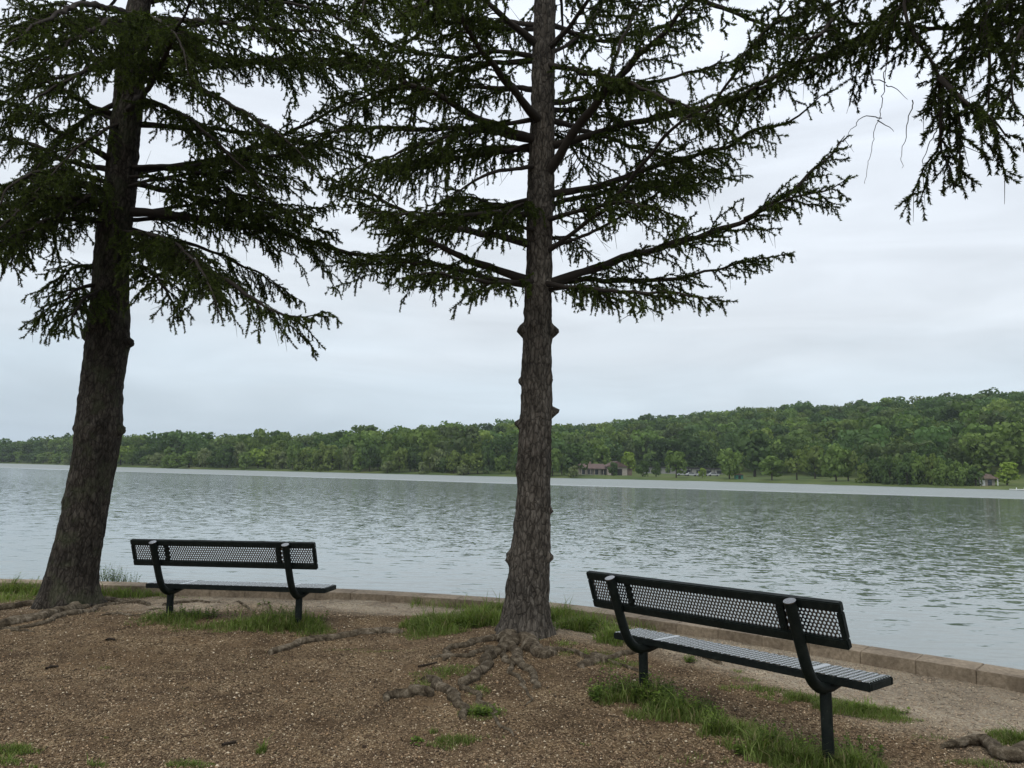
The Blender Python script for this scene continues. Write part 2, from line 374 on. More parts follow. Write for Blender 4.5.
nearm = smooth(diag, 10, 24)
patch = smooth(rot_noise(.5, 1.6, R(5), .11, 4, .55), .35, .65, .55, 1.0)
s_near = slope(1.6, 5.5, R(-8), 3, .20)
s_mid = vscale(vadd(slope(4.6, 3.4, R(10), 4, .13), vadd(slope(9.5, 6.5, R(16), 3, .22), slope(1.6, 1.0, R(-15), 3, .10))), g.math('MULTIPLY', g.math('MULTIPLY', nearm, patch), smooth(sp.outputs['X'], -12, 25, .8, 1.25)))
s_tiny = slope(9, 24, R(4), 2, .06)
S_ = vadd(vadd(s_near, s_mid), s_tiny); S_ = vscale(S_, g.math('MULTIPLY_ADD', beltm, 1.2, 1.0))
tilt = g.n('ShaderNodeCombineXYZ'); g.l(g.math('MULTIPLY', beltm, -.22), tilt.inputs[1]); S_ = vadd(S_, tilt.outputs[0])   # wind-ruffled belt: the faces turned to the shore show
zup = g.n('ShaderNodeCombineXYZ'); zup.inputs[2].default_value = 1
nrm_ = g.n('ShaderNodeVectorMath', operation='NORMALIZE'); g.l(vadd(S_, zup.outputs[0]), nrm_.inputs[0]); g.l(nrm_.outputs[0], g.b.inputs['Normal'])
g.l(g.math('ADD', g.math('MULTIPLY_ADD', beltm, .22, .06), smooth(sp.outputs['Y'], 45, 125, 0, .05)), g.b.inputs['Roughness'])
wv = [(-2600, -500, WZ), (2600, -500, WZ), (2600, 3000, WZ), (-2600, 3000, WZ)]
water = fmesh('lake_water', wv, [(0, 1, 2, 3)], wm); tag(water, kind='structure')

# ---------------------------------------------------------------- benches
def bench():
    root = empty('park_bench', (1.343, 4.871, .074), (0, -.027, -.894))
    W = .915; SP = .6555
    # backrest plane from (-.267,.826) top to (-.1885,.586) bottom
    T0 = np.array([-.267, .826]); B0 = np.array([-.1885, .586]); hgt_ = np.linalg.norm(T0 - B0); ev = (T0 - B0) / hgt_; nv = np.array([ev[1], -ev[0]])  # nv forward
    if nv[0] < 0: nv = -nv
    def perf(wid, hei, pitch, r, th, name, parent, mp_, frames_at, swap=False, ry=None, sq=1.0):
        """perforated sheet: hexagonal cells, each with a round hole, both faces and the hole walls"""
        if swap: wid, hei = hei / sq, wid
        ry = ry or r
        rows = int(hei / (pitch * .866)); cols = int(wid / pitch); V = []; Fs = []
        a = np.arange(12) * np.pi / 6 + np.pi / 6
        hexr = np.where(np.arange(12) % 2 == 0, pitch / np.sqrt(3), pitch / 2); 
        a2 = np.arange(12) * np.pi / 6 + np.pi / 6
        for r_ in range(rows):
            for c_ in range(cols):
                cx = (c_ - (cols - 1) / 2 + (.5 if r_ % 2 else 0)) * pitch; cy = (r_ - (rows - 1) / 2) * pitch * .866
                if abs(cx) + pitch / 2 > wid / 2: continue
                solid = any(abs(abs(cy if swap else cx) - q) < .022 for q in frames_at)
                o_ = np.stack([cx + hexr * np.cos(a2), cy + hexr * np.sin(a2)], 1)
                i_ = np.stack([cx + (r if not solid else .0004) * np.cos(a2), cy + (ry if not solid else .0004) * np.sin(a2)], 1)
                b = len(V)
                for z in (th / 2, -th / 2):
                    V += [(p[0], p[1], z) for p in o_] + [(p[0], p[1], z) for p in i_]
                for k in range(12):
                    k2 = (k + 1) % 12
                    Fs.append((b + k, b + k2, b + 12 + k2, b + 12 + k)); Fs.append((b + 24 + k2, b + 24 + k, b + 36 + k, b + 36 + k2))
                    if not solid: Fs.append((b + 12 + k, b + 12 + k2, b + 36 + k2, b + 36 + k))
        V = np.array(V); V = V[:, [1, 0, 2]] * np.array([1, sq, 1]) if swap else V; V3 = mp_(V)
        return fmesh(name, V3, Fs, M['mesh_steel'], parent)
    def mp_back(V):
        c = (T0 + B0) / 2; return np.stack([V[:, 0], c[0] + ev[0] * V[:, 1] + nv[0] * V[:, 2], c[1] + ev[1] * V[:, 1] + nv[1] * V[:, 2]], 1)
    def bar(mbx, l0, l1, v0, v1, t0, t1, mpf):
        V = np.array([(l0, v0, t0), (l1, v0, t0), (l1, v1, t0), (l0, v1, t0), (l0, v0, t1), (l1, v0, t1), (l1, v1, t1), (l0, v1, t1)])
        mbx.add(mpf(V), [(0, 3, 2, 1), (4, 5, 6, 7), (0, 1, 5, 4), (1, 2, 6, 5), (2, 3, 7, 6), (3, 0, 4, 7)])
    hb = hgt_ / 2
    back = perf(2 * W - .05, hgt_ - .05, .0235, .0074, .004, 'backrest', root, mp_back, (.555,))
    f = MB(); e_ = .052; t = .020
    bar(f, -W, W, hb - e_, hb, -t, t, mp_back); bar(f, -W, W, -hb, -hb + e_, -t, t, mp_back)
    bar(f, -W, -W + .03, -hb + e_ + .0005, hb - e_ - .0005, -t + .001, t - .001, mp_back); bar(f, W - .03, W, -hb + e_ + .0005, hb - e_ - .0005, -t + .001, t - .001, mp_back)
    f.build('back_frame', M['steel'], back, bevel=.006)
    for q in (-.555, .555): f = MB(); bar(f, q - .022, q + .022, -hb + .054, hb - .054, -.0125, -.0045, mp_back); f.build('mounting_strap', M['steel'], back, bevel=.001)
    # seat
    S0, S1, ZS = -.0175, .2433, .392
    def mp_seat(V): return np.stack([V[:, 0], (S0 + S1) / 2 + V[:, 1], ZS + V[:, 2]], 1)
    hs = (S1 - S0) / 2
    seat = perf(2 * W - .004, 2 * hs + .008, .0393, .0158, .003, 'seat', root, mp_seat, (.555,), True, .0058, .72)
    f = MB(); bar(f, -W, W, hs - .02, hs, -.045, -.0018, mp_seat); bar(f, -W, W, -hs, -hs + .02, -.045, -.0018, mp_seat)
    bar(f, -W, -W + .02, -hs + .0205, hs - .0205, -.044, -.0020, mp_seat); bar(f, W - .02, W, -hs + .0205, hs - .0205, -.044, -.0020, mp_seat)
    f.build('seat_frame', M['steel'], seat, bevel=.005)
    # posts, curved supports and brackets
    for sx_ in (-1, 1):
        p = MB(); p.tube([(sx_ * SP, 0, -.30), (sx_ * SP, 0, .0), (sx_ * SP, 0, .30)], .0315, 20); o = p.build('post', M['steel'], root, smooth=True)
        pts = crom([(sx_ * SP, u, z) for u, z in ((-.313, .803), (-.262, .67), (-.205, .52), (-.165, .43), (-.12, .368), (-.05, .325), (.03, .318), (.12, .330), (.20, .343))], .02)
        p = MB(); p.tube(pts, .031, 20); sup = p.build('curved_support', M['steel'], root, smooth=True)
        # welded cap ring at the open top
        d = pts[0] - pts[1]; d /= np.linalg.norm(d)
        p = MB(); p.tube([pts[0] + d * .0005, pts[0] + d * .006], .0335, 20); cp = p.build('end_cap', M['mesh_steel'], sup, smooth=False)
        p = MB(); p.box((sx_ * SP - .045, .02, .336), (sx_ * SP + .045, .22, .3425)); p.build('seat_bracket', M['steel'], root, bevel=.0015)
        for v in (-.07, .07):
            a_ = mp_back(np.array([(sx_ * SP, v, -.0175), (sx_ * SP, v, -.034)])); MB().tube([a_[0], a_[1]], .026, 10).build('bolt_boss', M['steel'], sup)
        for v in (-.05, .05):
            a_ = mp_back(np.array([(sx_ * .555, v, -.0125), (sx_ * .555, v, -.019)])); MB().tube([a_[0], a_[1]], .008, 8).build('bolt', M['steel'], back)
    return root
def copy_tree(o, parent=None):
    c = o.copy(); col.objects.link(c)
    if parent: c.parent = parent
    for ch in list(o.children): copy_tree(ch, c)
    return c
b1 = bench()
tag(b1, 'nearer dark green perforated steel bench, right of the middle spruce with weeds round its posts', 'bench', 'steel benches facing the lake')
b2 = copy_tree(b1); b2.location = (-2.56, 7.403, .037); b2.rotation_euler = (0, -.020, -.183)
tag(b2, 'dark green perforated steel bench further away, just right of the leaning left spruce', 'bench', 'steel benches facing the lake')

# ---------------------------------------------------------------- spruce foliage
def needles(S, Dv, Ln, dens, nl=.021, nw=.0065, hang=0.0, col_a=(.020, .034, .012), col_b=(.050, .080, .022), tip=.25):
    """needles along straight twigs: starts S, unit directions Dv, lengths Ln -> verts, tris, colours"""
    n = np.maximum(3, (Ln * dens).astype(int)); idx = np.repeat(np.arange(len(S)), n); m_ = len(idx)
    t = rg.random(m_); d = Dv[idx]; base = S[idx] + d * (Ln[idx] * t)[:, None] + np.array([0, 0, -1]) * (hang * Ln[idx] * t * t)[:, None]
    a = rg.normal(size=(m_, 3)); a -= d * (a * d).sum(1)[:, None]; a /= np.linalg.norm(a, axis=1)[:, None] + 1e-9
    nd = d * rg.uniform(.4, 1.1, m_)[:, None] + a * .8; nd /= np.linalg.norm(nd, axis=1)[:, None]
    w_ = np.cross(nd, rg.normal(size=(m_, 3))); w_ /= np.linalg.norm(w_, axis=1)[:, None] + 1e-9
    ln = nl * rg.uniform(.7, 1.2, m_)
    v0 = base - w_ * (nw / 2); v1 = base + w_ * (nw / 2); v2 = base + nd * ln[:, None]
    V = np.stack([v0, v1, v2], 1).reshape(-1, 3); Fc = np.arange(3 * m_).reshape(-1, 3)
    tw = rg.random(len(S)); k = np.clip(tw[idx] * .8 + rg.random(m_) * .3 + tip * (t > .75), 0, 1.3)[:, None]
    cc = np.array(col_a) * (1 - k) + np.array(col_b) * k
    return V, Fc, np.repeat(cc, 3, 0)
def sticks(S, E, r0, r1):
    """three-sided sticks from S to E"""
    d = E - S; d = d / (np.linalg.norm(d, axis=1)[:, None] + 1e-9); a = np.cross(d, np.array([.31, .52, .79])); a /= np.linalg.norm(a, axis=1)[:, None] + 1e-9; b = np.cross(d, a)
    vs = []
    for P, r in ((S, r0), (E, r1)):
        for k in range(3):
            th = k * 2 * np.pi / 3; vs.append(P + (a * math.cos(th) + b * math.sin(th)) * np.reshape(r, (-1, 1)))
    V = np.stack(vs, 1).reshape(-1, 3); o = np.arange(len(S))[:, None] * 6
    q = np.array([(0, 1, 4), (0, 4, 3), (1, 2, 5), (1, 5, 4), (2, 0, 3), (2, 3, 5)])
    return V, (o[:, None] + q[None]).reshape(-1, 3)
def unit(v): return v / (np.linalg.norm(v, axis=-1, keepdims=True) + 1e-9)
TRI = [0]
def limb(tree, ctrl, r0, start=.3, L2=.5, dens=1.0, droop=.5, hang=.45, bare=.25, origin=(0, 0, 0), coarse=1.0, tone=0.0, r1=.004):
    """one bough: tapered wood, side shoots, hanging twigs and their needles"""
    P = crom(ctrl, .07); n = len(P)
    wob = np.stack([fbm(np.arange(n)[:, None] * np.array([[.35, 0.1]]) + rnd.random() * 90, k, 2) for k in range(3)], 1) * .07
    wob *= np.minimum(1, np.arange(n) / 6)[:, None]; P = P + wob
    sa = np.concatenate([[0], np.cumsum(np.linalg.norm(np.diff(P, axis=0), axis=1))]); Lt = sa[-1]
    tt = sa / Lt; rad = r0 * (1 - tt) ** .85 + r1; rad = rad * (1 + .25 * (vnoise(np.stack([tt * Lt * 9, tt * 0], -1), 5) - .5)); rad[0] *= 1.25
    V, Fq = tube_np(P, rad, 8)
    Ft = np.vstack([Fq[:, [0, 1, 2]], Fq[:, [0, 2, 3]]]); Vt = V
    T = unit(np.gradient(P, axis=0))
    S2, D2, Lg, S3 = [], [], [], []
    ds = .037 / dens * coarse; L2 = L2 * 1.12; start = start * .75; s_ = Lt * start
    WV, WF, nb = [], [], 0
    sS, sE, sR = [], [], []
    tw_S, tw_D, tw_L = [], [], []
    dead_S, dead_E = [], []
    side = 1
    # bare inner part: thin dead twigs
    for s0 in np.arange(Lt * .08, Lt * max(start, .2), .11 / dens):
        if rnd.random() < .6:
            i = np.searchsorted(sa, s0); d = unit(rg.normal(size=3) * .7 + T[min(i, n - 1)] * .5 + np.array([0, 0, -.7])); l = rnd.uniform(.06, .28)
            a = P[min(i, n - 1)]; b_ = a + d * l; dead_S.append(a); dead_E.append(b_)
            if rnd.random() < .5: dead_S.append(a + d * l * .5); dead_E.append(a + d * l * .5 + unit(d + rg.normal(size=3) * .6) * l * .5)
    while s_ < Lt:
        i = min(np.searchsorted(sa, s_), n - 1); t = (s_ / Lt - start) / max(1e-3, 1 - start)
        prof = (0.35 + 0.65 * math.sin(math.pi * min(1, .18 + t * .62))) * (1 - .72 * max(0, t - .45) / .55)
        clump = .30 + 1.45 * vnoise(np.array([s_ * 3.4 + Lt * 13.7, ctrl[0][2] * 7.0]), 3)
        side = -side; hz = unit(np.cross(T[i], [0, 0, 1.])); up = np.cross(hz, T[i])
        d = unit(T[i] * rnd.uniform(.45, .95) + hz * side * rnd.uniform(.5, 1) + up * rnd.uniform(-.45, .30))
        l2 = max(.06, L2 * prof * rnd.uniform(.45, 1.15) * clump)
        if rnd.random() < .92 and clump > .60:
            m_ = max(3, int(l2 / .07)); q = np.linspace(0, 1, m_ + 1)
            pts = P[i] + d * (l2 * q)[:, None] - np.array([0, 0, 1]) * (.62 * droop * l2 * q ** 1.8)[:, None] + np.array([0, 0, 1]) * (.25 * l2 * np.clip(q - .75, 0, 1))[:, None]
            pts[1:] += rg.normal(size=(m_, 3)) * .012
            rr = .0055 * (1 - q) + .0018
            sS.append(pts[:-1]); sE.append(pts[1:]); sR.append(np.stack([rr[:-1], rr[1:]], 1))
            seglen = np.linalg.norm(np.diff(pts, axis=0), axis=1); dd = unit(np.diff(pts, axis=0))
            k0 = int(m_ * bare)
            tw_S.append(pts[k0:-1]); tw_D.append(dd[k0:]); tw_L.append(seglen[k0:] * 1.1)
            # side twigs
            sp_ = .044 * coarse; cnt = max(1, int(l2 * (1 - bare * .6) / sp_))
            for k in range(cnt):
                u = bare * .6 + (1 - bare * .6) * (k + rnd.random()) / cnt; x_ = u * m_; j = min(int(x_), m_ - 1); a = pts[j] + (pts[j + 1] - pts[j]) * (x_ - j)
                sd = unit(np.cross(dd[j], [0, 0, 1.])) * (1 if k % 2 else -1)
                if rnd.random() < hang * .95: dv = unit(np.array([0, 0, -1.]) + dd[j] * rnd.uniform(0, .5) + sd * rnd.uniform(0, .4)); lv = rnd.uniform(.05, .14)
                else: dv = unit(dd[j] * .8 + sd * rnd.uniform(.5, .9) + np.array([0, 0, rnd.uniform(-.55, .35)])); lv = rnd.uniform(.05, .14) * (1.15 - .5 * u)
                if rnd.random() < .12: dead_S.append(a); dead_E.append(a + dv * lv * 1.4)
                else: tw_S.append(a[None]); tw_D.append(dv[None]); tw_L.append(np.array([lv]))
        s_ += ds * rnd.uniform(.6, 1.5)
    VS, FS, CS = [], [], []; nb = 0
    if sS:
        a = np.vstack(sS); b_ = np.vstack(sE); rr = np.vstack(sR); v, f = sticks(a, b_, rr[:, 0], rr[:, 1]); VS.append(v); FS.append(f); nb += len(v)
    if dead_S:
        v, f = sticks(np.array(dead_S), np.array(dead_E), .0030, .0012); VS.append(v); FS.append(f + nb); nb += len(v)
    if tw_S:
        S = np.vstack(tw_S); Dv = np.vstack(tw_D); Ln = np.concatenate(tw_L)
        v, f = sticks(S, S + Dv * Ln[:, None], .0022, .0012); VS.append(v); FS.append(f + nb); nb += len(v)
    if VS: Ft = np.vstack([Ft] + [f_ + len(Vt) for f_ in [np.vstack(FS)]]); Vt = np.vstack([Vt] + VS)
    bo = fmesh('branch', Vt, Ft, M['branch'], tree, smooth=True, origin=origin)
    if tw_S:
        kk = 1 + tone
        v, f, c_ = needles(S, Dv, Ln, 430 / coarse, nl=.0235 * coarse ** .5, nw=.0112 * coarse, col_a=tuple(np.array((.018, .025, .008)) * kk), col_b=tuple(np.array((.070, .092, .019)) * kk))
        fmesh('foliage', v, f, M['needles'], bo, colr=c_, origin=origin); TRI[0] += len(f)
    return bo
def trunk(name, rows, Y, bark, tree, knots, origin, top, rough=.012, oval=1.0):
    """rows: (y, xleft, xright) silhouette in the photograph, at depth Y; extended upwards to `top` metres"""
    c, r = [], []
    for py, xl, xr in rows:
        a = at_y(xl, py, Y); b = at_y(xr, py, Y); c.append((a + b) / 2); r.append(np.linalg.norm(a - b) / 2 * (.965 if Y < 8 else .94))
    c = np.array(c); r = np.array(r); zz = c[:, 2]; o_ = np.argsort(zz); c, r, zz = c[o_], r[o_], zz[o_]
    z = np.arange(zz[0] - .15, top, .03); sl = (c[-1] - c[-4]) / (zz[-1] - zz[-4])
    cx = np.interp(z, zz, c[:, 0]); cy = np.full_like(z, Y); rr = np.interp(z, zz, r)
    ab = z > zz[-1]; cx[ab] = c[-1, 0] + sl[0] * (z[ab] - zz[-1]) * np.exp(-(z[ab] - zz[-1]) / 8); rr[ab] = r[-1] * np.clip(1 - (z[ab] - zz[-1]) / (top - zz[-1]) * .93, .05, 1)
    k = np.ones(9) / 9; pad = lambda q: np.convolve(np.pad(q, 4, 'edge'), k, 'valid'); cx, rr = pad(cx), pad(rr)
    n = 72; a = np.linspace(0, 2 * np.pi, n, endpoint=False)
    A, Z = np.meshgrid(a, z); X0 = cx[:, None]; RR = rr[:, None] + 0 * A
    foot = np.clip(1 - (Z - zz[0]) / .45, 0, 1) ** 2
    RR = RR * (1 + .17 * foot * np.sin(5 * A + 1.3) + .09 * foot * np.sin(8 * A))
    Q = np.stack([np.cos(A) * 2.2, np.sin(A) * 2.2, Z * 2.0], -1); RR = RR * (1 + .10 * fbm(Q, 4, 3))
    Q = np.stack([np.cos(A) * 9, np.sin(A) * 9, Z * 6], -1) * (RR[..., None] / .2) ** .3; rid = np.abs(fbm(Q, 14, 3)); RR = RR + rough * (rid * 4 - .5)
    Q = np.stack([np.cos(A) * 26, np.sin(A) * 26, Z * 28], -1); RR = RR + rough * .8 * fbm(Q, 24, 2)
    for (kx, ky, h_, w_) in knots:
        p = at_y(kx, ky, Y); i = np.abs(z - p[2]).argmin(); dx = (p[0] - cx[i]) / rr[i]
        ang = math.acos(max(-1, min(1, dx))); ang = -ang          # camera side (y negative)
        da = (A - ang + np.pi) % (2 * np.pi) - np.pi
        e2 = ((da * rr[i]) ** 2 + (Z - p[2]) ** 2) / w_ ** 2; RR = RR + h_ * np.exp(-e2 ** 1.6) - h_ * .45 * np.exp(-e2 * 9)
    V = np.stack([X0 + RR * np.cos(A), Y + RR * np.sin(A) * oval, Z], -1).reshape(-1, 3)
    i = np.arange(len(z) - 1)[:, None] * n; j = np.arange(n)[None]; k = (j + 1) % n
    Fs = np.stack([i + j, i + k, i + n + k, i + n + j], -1).reshape(-1, 4)
    fmesh(name, V, Fs, bark, tree, smooth=True, origin=origin)
    def axis(py):
        zc = at_y(512, py, Y)[2]
        for _ in range(3): zc = at_y(np.interp(zc, z, cx) / Y * F + 512, py, Y)[2]
        return np.array([np.interp(zc, z, cx), Y, zc])
    return axis, (z, cx, rr)
def root_obj(tree, pts, r0, r1, origin, name='root', bury=.12):
    W_ = []
    for q in pts:
        p = gpt(q[0], q[1]); W_.append(p)
    P = crom(W_, .02); n = len(P); t = np.linspace(0, 1, n); rad = .86 * (r0 * (1 - t) + r1 * t)
    nz = vnoise(np.stack([t * np.linalg.norm(P[-1] - P[0]) * 5 + r0 * 991, t * 0], -1), 7) - .5
    P[:, 2] = ground_z(P[:, 0], P[:, 1]) + rad * (bury + .10 + .5 * nz) ; P[-1, 2] -= r1; P[:, 0] += (vnoise(np.stack([t * 14 + r0 * 77, t * 0], -1), 8) - .5) * .07; P[:, 1] += (vnoise(np.stack([t * 11 + r0 * 37, t * 0], -1), 18) - .5) * .07
    ang = np.linspace(0, 2 * np.pi, 20, endpoint=False)
    rad = rad * np.clip(np.minimum(np.arange(n), np.arange(n)[::-1]) / 3.0, .02, 1) ** .5; P[0, 2] -= r0 * .5; P[-2, 2] -= r1 * .4
    LL_ = np.linalg.norm(P[-1] - P[0]); Q = np.stack([t[:, None] * LL_ * 6 + r0 * 55 + 0 * ang[None], np.cos(ang)[None] * 1.8 + 0 * t[:, None], np.sin(ang)[None] * 1.8 + 0 * t[:, None]], -1); Q2 = Q * np.array([4, 3.5, 3.5])
    rr = rad[:, None] * (1 + .30 * fbm(Q * np.array([.6, 1.4, 1.4]), 3, 3) + .42 * fbm(Q2 * np.array([.5, 2, 2]), 6, 3)); V, Fs = tube_np(P, rr, 20)
    return fmesh(name, V, Fs, M['bark_root'], tree, smooth=True, origin=origin)

# ---------------------------------------------------------------- middle spruce
YC = 7.10; oc = (0.12, YC, 0)
tc_ = tag(empty('spruce_tree', oc), 'straight grey-barked spruce in the middle with gnarled bare roots, standing between the two benches', 'tree')
rowsC = [(650, 484, 563), (640, 490, 557), (620, 499, 551), (600, 504, 549), (560, 509, 551), (500, 516, 551), (440, 518, 552), (400, 521, 552), (350, 522, 552), (300, 524, 552), (250, 526, 552), (200, 526, 554), (150, 529, 555), (100, 531, 555), (50, 532, 555), (0, 534, 556)]
knC = [(523, 330, .07, .05), (534, 326, .04, .03), (552, 331, .075, .05), (520, 381, .03, .03), (532, 379, .025, .025), (550, 381, .025, .03), (553, 412, .09, .035), (518, 424, .06, .035), (541, 417, .035, .03), (545, 462, .025, .03), (550, 511, .04, .03), (549, 557, .045, .032), (510, 557, .04, .05), (526, 500, .02, .05), (516, 470, .02, .05)]
axC, _ = trunk('trunk', rowsC, YC, M['bark_centre'], tc_, knC, oc, 12.5, .016)
# limbs: r0, start, L2, droop, hang, start_y, [(px,py,dY)...]
LC = [
 (.040, .18, .42, .45, .45, 287, [(600, 266, 0), (666, 245, -.1), (705, 234, -.1), (745, 219, -.2), (764, 207, -.2), (793, 192, -.3), (811, 171, -.3), (830, 155, -.3), (846, 136, -.3)]),
 (.014, .10, .30, .5, .5, (745, 219, -.2), [(775, 204, -.5), (805, 194, -.7), (832, 188, -.8), (842, 182, -.8)]),
 (.026, .12, .36, .4, .45, 283, [(600, 281, .3), (650, 280, .5), (690, 276, .6), (725, 266, .6), (760, 260, .6), (787, 254, .6)]),
 (.022, .12, .38, .5, .5, 282, [(590, 290, -.5), (640, 292, -.9), (680, 293, -1.1), (715, 300, -1.2)]),
 (.019, .97, .2, .5, .5, 258, [(600, 211, -.4), (622, 190, -.6), (672, 129, -1.2), (714, 101, -1.4), (738, 69, -1.6), (768, 27, -1.8), (808, -5, -2)]),
 (.014, .55, .3, .5, .5, 250, [(600, 228, .3), (640, 205, .5), (680, 180, .7), (720, 168, .8)]),
 (.044, .42, .50, .55, .6, 182, [(578, 129, -.3), (608, 88, -.6), (644, 50, -.8), (667, 30, -1), (694, -2, -1.2), (740, -45, -1.4)]),
 (.015, .55, .35, .5, .6, (603, 90, -.5), [(612, 66, -.3), (630, 25, 0), (645, -5, .2), (660, -40, .3)]),
 (.026, .5, .5, .5, .6, 54, [(573, 22, -.3), (590, -2, -.5), (615, -40, -.8)]),
 (.018, .5, .5, .5, .6, 57, [(580, 36, .5), (605, 2, .9), (640, -30, 1.3)]),
 (.026, .12, .45, .5, .5, 104, [(590, 97, .4), (640, 84, .8), (700, 70, 1.1), (760, 52, 1.3)]),
 (.024, .10, .42, .5, .5, 64, [(598, 75, -.6), (640, 88, -1.0), (690, 108, -1.3), (730, 130, -1.4)]),
 (.036, .15, .52, .55, .55, 148, [(600, 132, -.1), (650, 120, -.2), (699, 109, -.3), (748, 94, -.4), (783, 77, -.5), (820, 60, -.6), (848, 44, -.7)]),
 (.034, .12, .48, .55, .55, 197, [(600, 185, 0), (652, 168, 0), (699, 153, -.1), (724, 148, -.1), (748, 133, -.2), (790, 120, -.3), (822, 96, -.4)]),
 (.022, .10, .42, .5, .5, 208, [(600, 193, .5), (652, 183, .8), (695, 184, 1), (735, 176, 1.1)]),
 (.022, .15, .40, .5, .5, 222, [(600, 205, -.5), (640, 205, -.9), (680, 215, -1.1)]),
 (.042, .22, .50, .6, .55, 284, [(488, 267, -.2), (455, 254, -.4), (433, 243, -.5), (413, 234, -.5), (385, 214, -.5), (352, 205, -.5)]),
 (.028, .20, .48, .55, .55, 286, [(490, 279, .2), (450, 268, .4), (415, 262, .6), (375, 266, .8), (335, 262, .9)]),
 (.022, .20, .42, .6, .55, 281, [(500, 284, -.6), (465, 279, -1), (430, 272, -1.3), (400, 280, -1.4)]),
 (.036, .25, .52, .6, .55, 246, [(504, 238, .1), (466, 231, .2), (429, 223, .3), (395, 205, .3), (362, 190, .3), (330, 178, .3)]),
 (.018, .90, .2, .6, .55, 166, [(500, 170, -.4), (466, 185, -.6), (442, 202, -.8)]),
 (.022, .10, .40, .6, .55, 210, [(500, 205, .5), (470, 198, .9), (445, 205, 1.2), (420, 222, 1.4)]),
 (.040, .25, .52, .6, .55, 143, [(482, 121, -.3), (454, 106, -.4), (427, 92, -.5), (400, 80, -.6), (368, 62, -.6), (330, 50, -.7)]),
 (.030, .35, .48, .6, .6, 141, [(469, 130, .2), (417, 129, .3), (370, 128, .4), (320, 133, .5), (280, 142, .5)]),
 (.026, .15, .45, .6, .55, 150, [(500, 148, .6), (460, 150, 1), (415, 162, 1.3), (380, 172, 1.4)]),
 (.040, .45, .5, .55, .6, 126, [(509, 84, -.5), (484, 57, -.8), (469, 32, -1), (450, -5, -1.2), (425, -40, -1.4)]),
 (.026, .15, .45, .55, .55, 91, [(510, 88, .3), (470, 87, .6), (430, 95, .9), (385, 108, 1.0)]),
 (.024, .15, .45, .55, .55, 58, [(500, 52, .1), (450, 58, .1), (400, 48, .1), (360, 30, .1)]),
 (.034, .45, .5, .55, .55, 50, [(506, 20, -.2), (479, -2, -.3), (440, -35, -.4)]),
 (.026, .2, .45, .5, .5, 28, [(500, 30, .7), (450, 15, 1.2), (400, 8, 1.5)]),
 (.024, .2, .45, .5, .5, 22, [(600, 40, .9), (650, 30, 1.4), (700, 20, 1.8)]),
 (.030, .5, .42, .7, .75, -70, [(500, -75, -1.2), (430, -60, -2.4), (385, -20, -3.2), (360, 12, -3.6)]),
 (.028, .5, .42, .7, .75, -60, [(520, -70, -1.2), (470, -60, -2.2), (440, -20, -3.0), (425, 5, -3.3)]),
 (.016, .05, .32, .8, .8, 205, [(518, 206, -.3), (508, 212, -.5), (500, 224, -.6)]),
 (.016, .05, .30, .8, .8, 232, [(515, 225, -.3), (505, 222, -.5), (495, 232, -.6)]),
 (.016, .10, .30, .6, .6, 240, [(562, 238, .3), (574, 240, .6), (584, 250, .8)]),
 (.014, .05, .30, .6, .8, 290, [(572, 288, -.2), (590, 286, -.4), (606, 296, -.5)]),
]
def place(LIST, ax, Y, tree, org, dens=1.0, tone=0.0, coarse=1.0, start_scale=1.0):
    for r0, st, L2, dr, hg, sy, pts in LIST:
        a = at_y(sy[0], sy[1], Y + sy[2]) if isinstance(sy, tuple) else ax(sy)
        W_ = [a] + [at_y(x, y, Y + d) for x, y, d in pts]
        limb(tree, W_, r0, st * start_scale, L2, dens, dr, hg, .2, org, coarse, tone)
place(LC, axC, YC, tc_, oc)
def fill(tree, ax, Y, org, n, sy0, sy1, ends, env, seed, tone=0.0):
    q = random.Random(seed); k = 0
    while k < n:
        sy = q.uniform(sy0, sy1); ex = q.uniform(*ends[k % len(ends)]); a = ax(sy) if sy > -150 else ax(-150); ap = proj(a)[0]
        if abs(ex - ap) < 45: continue
        dY = q.choice([-1, 1]) * q.uniform(.3, 1.9); ey = sy + q.uniform(-25, 75) + 12 * dY * -1
        if ey > env(ex) - 38 or ey < -60: continue
        up = q.uniform(-18, 6); W_ = [a] + [at_y(ap + (ex - ap) * u, sy + (ey - sy) * u + up * math.sin(u * 3.14), Y + dY * u) for u in (.3, .65, 1)]
        limb(tree, W_, q.uniform(.016, .028), q.uniform(.12, .4), q.uniform(.38, .52), 1.0, .55, .5, .2, org, 1.0, tone); k += 1
def crown_above(tree, org, cx, cy, z0, z1, n, Lmax, coarse=2.2, seed=1):
    q = random.Random(seed)
    for k in range(n):
        z = z0 + (z1 - z0) * (k + q.random() * .5) / n; a = k * 2.4 + q.random(); l = Lmax * (1 - (z - z0) / (z1 - z0 + 2.0)) * q.uniform(.8, 1.1)
        p = [np.array([cx(z), cy, z])]
        for u in (.33, .66, 1): p.append(np.array([cx(z) + math.cos(a) * l * u, cy + math.sin(a) * l * u, z + .12 * l * u - .28 * l * u * u]))
        limb(tree, p, .035 * l / Lmax + .008, .2, .55 * l / Lmax + .12, .6, .5, .4, .2, org, coarse)
envC = lambda x: np.interp(x, [280, 330, 400, 480, 520, 560, 600, 680, 720, 760, 790, 800], [260, 285, 315, 300, 260, 250, 250, 230, 190, 150, 140, 60])
fill(tc_, axC, YC, oc, 10, -40, 235, [(300, 490), (585, 790), (300, 480)], envC, 3)
crown_above(tc_, oc, lambda z: .28 + .02 * (z - 5.8), YC, 6.3, 12.2, 20, 3.0, seed=4)
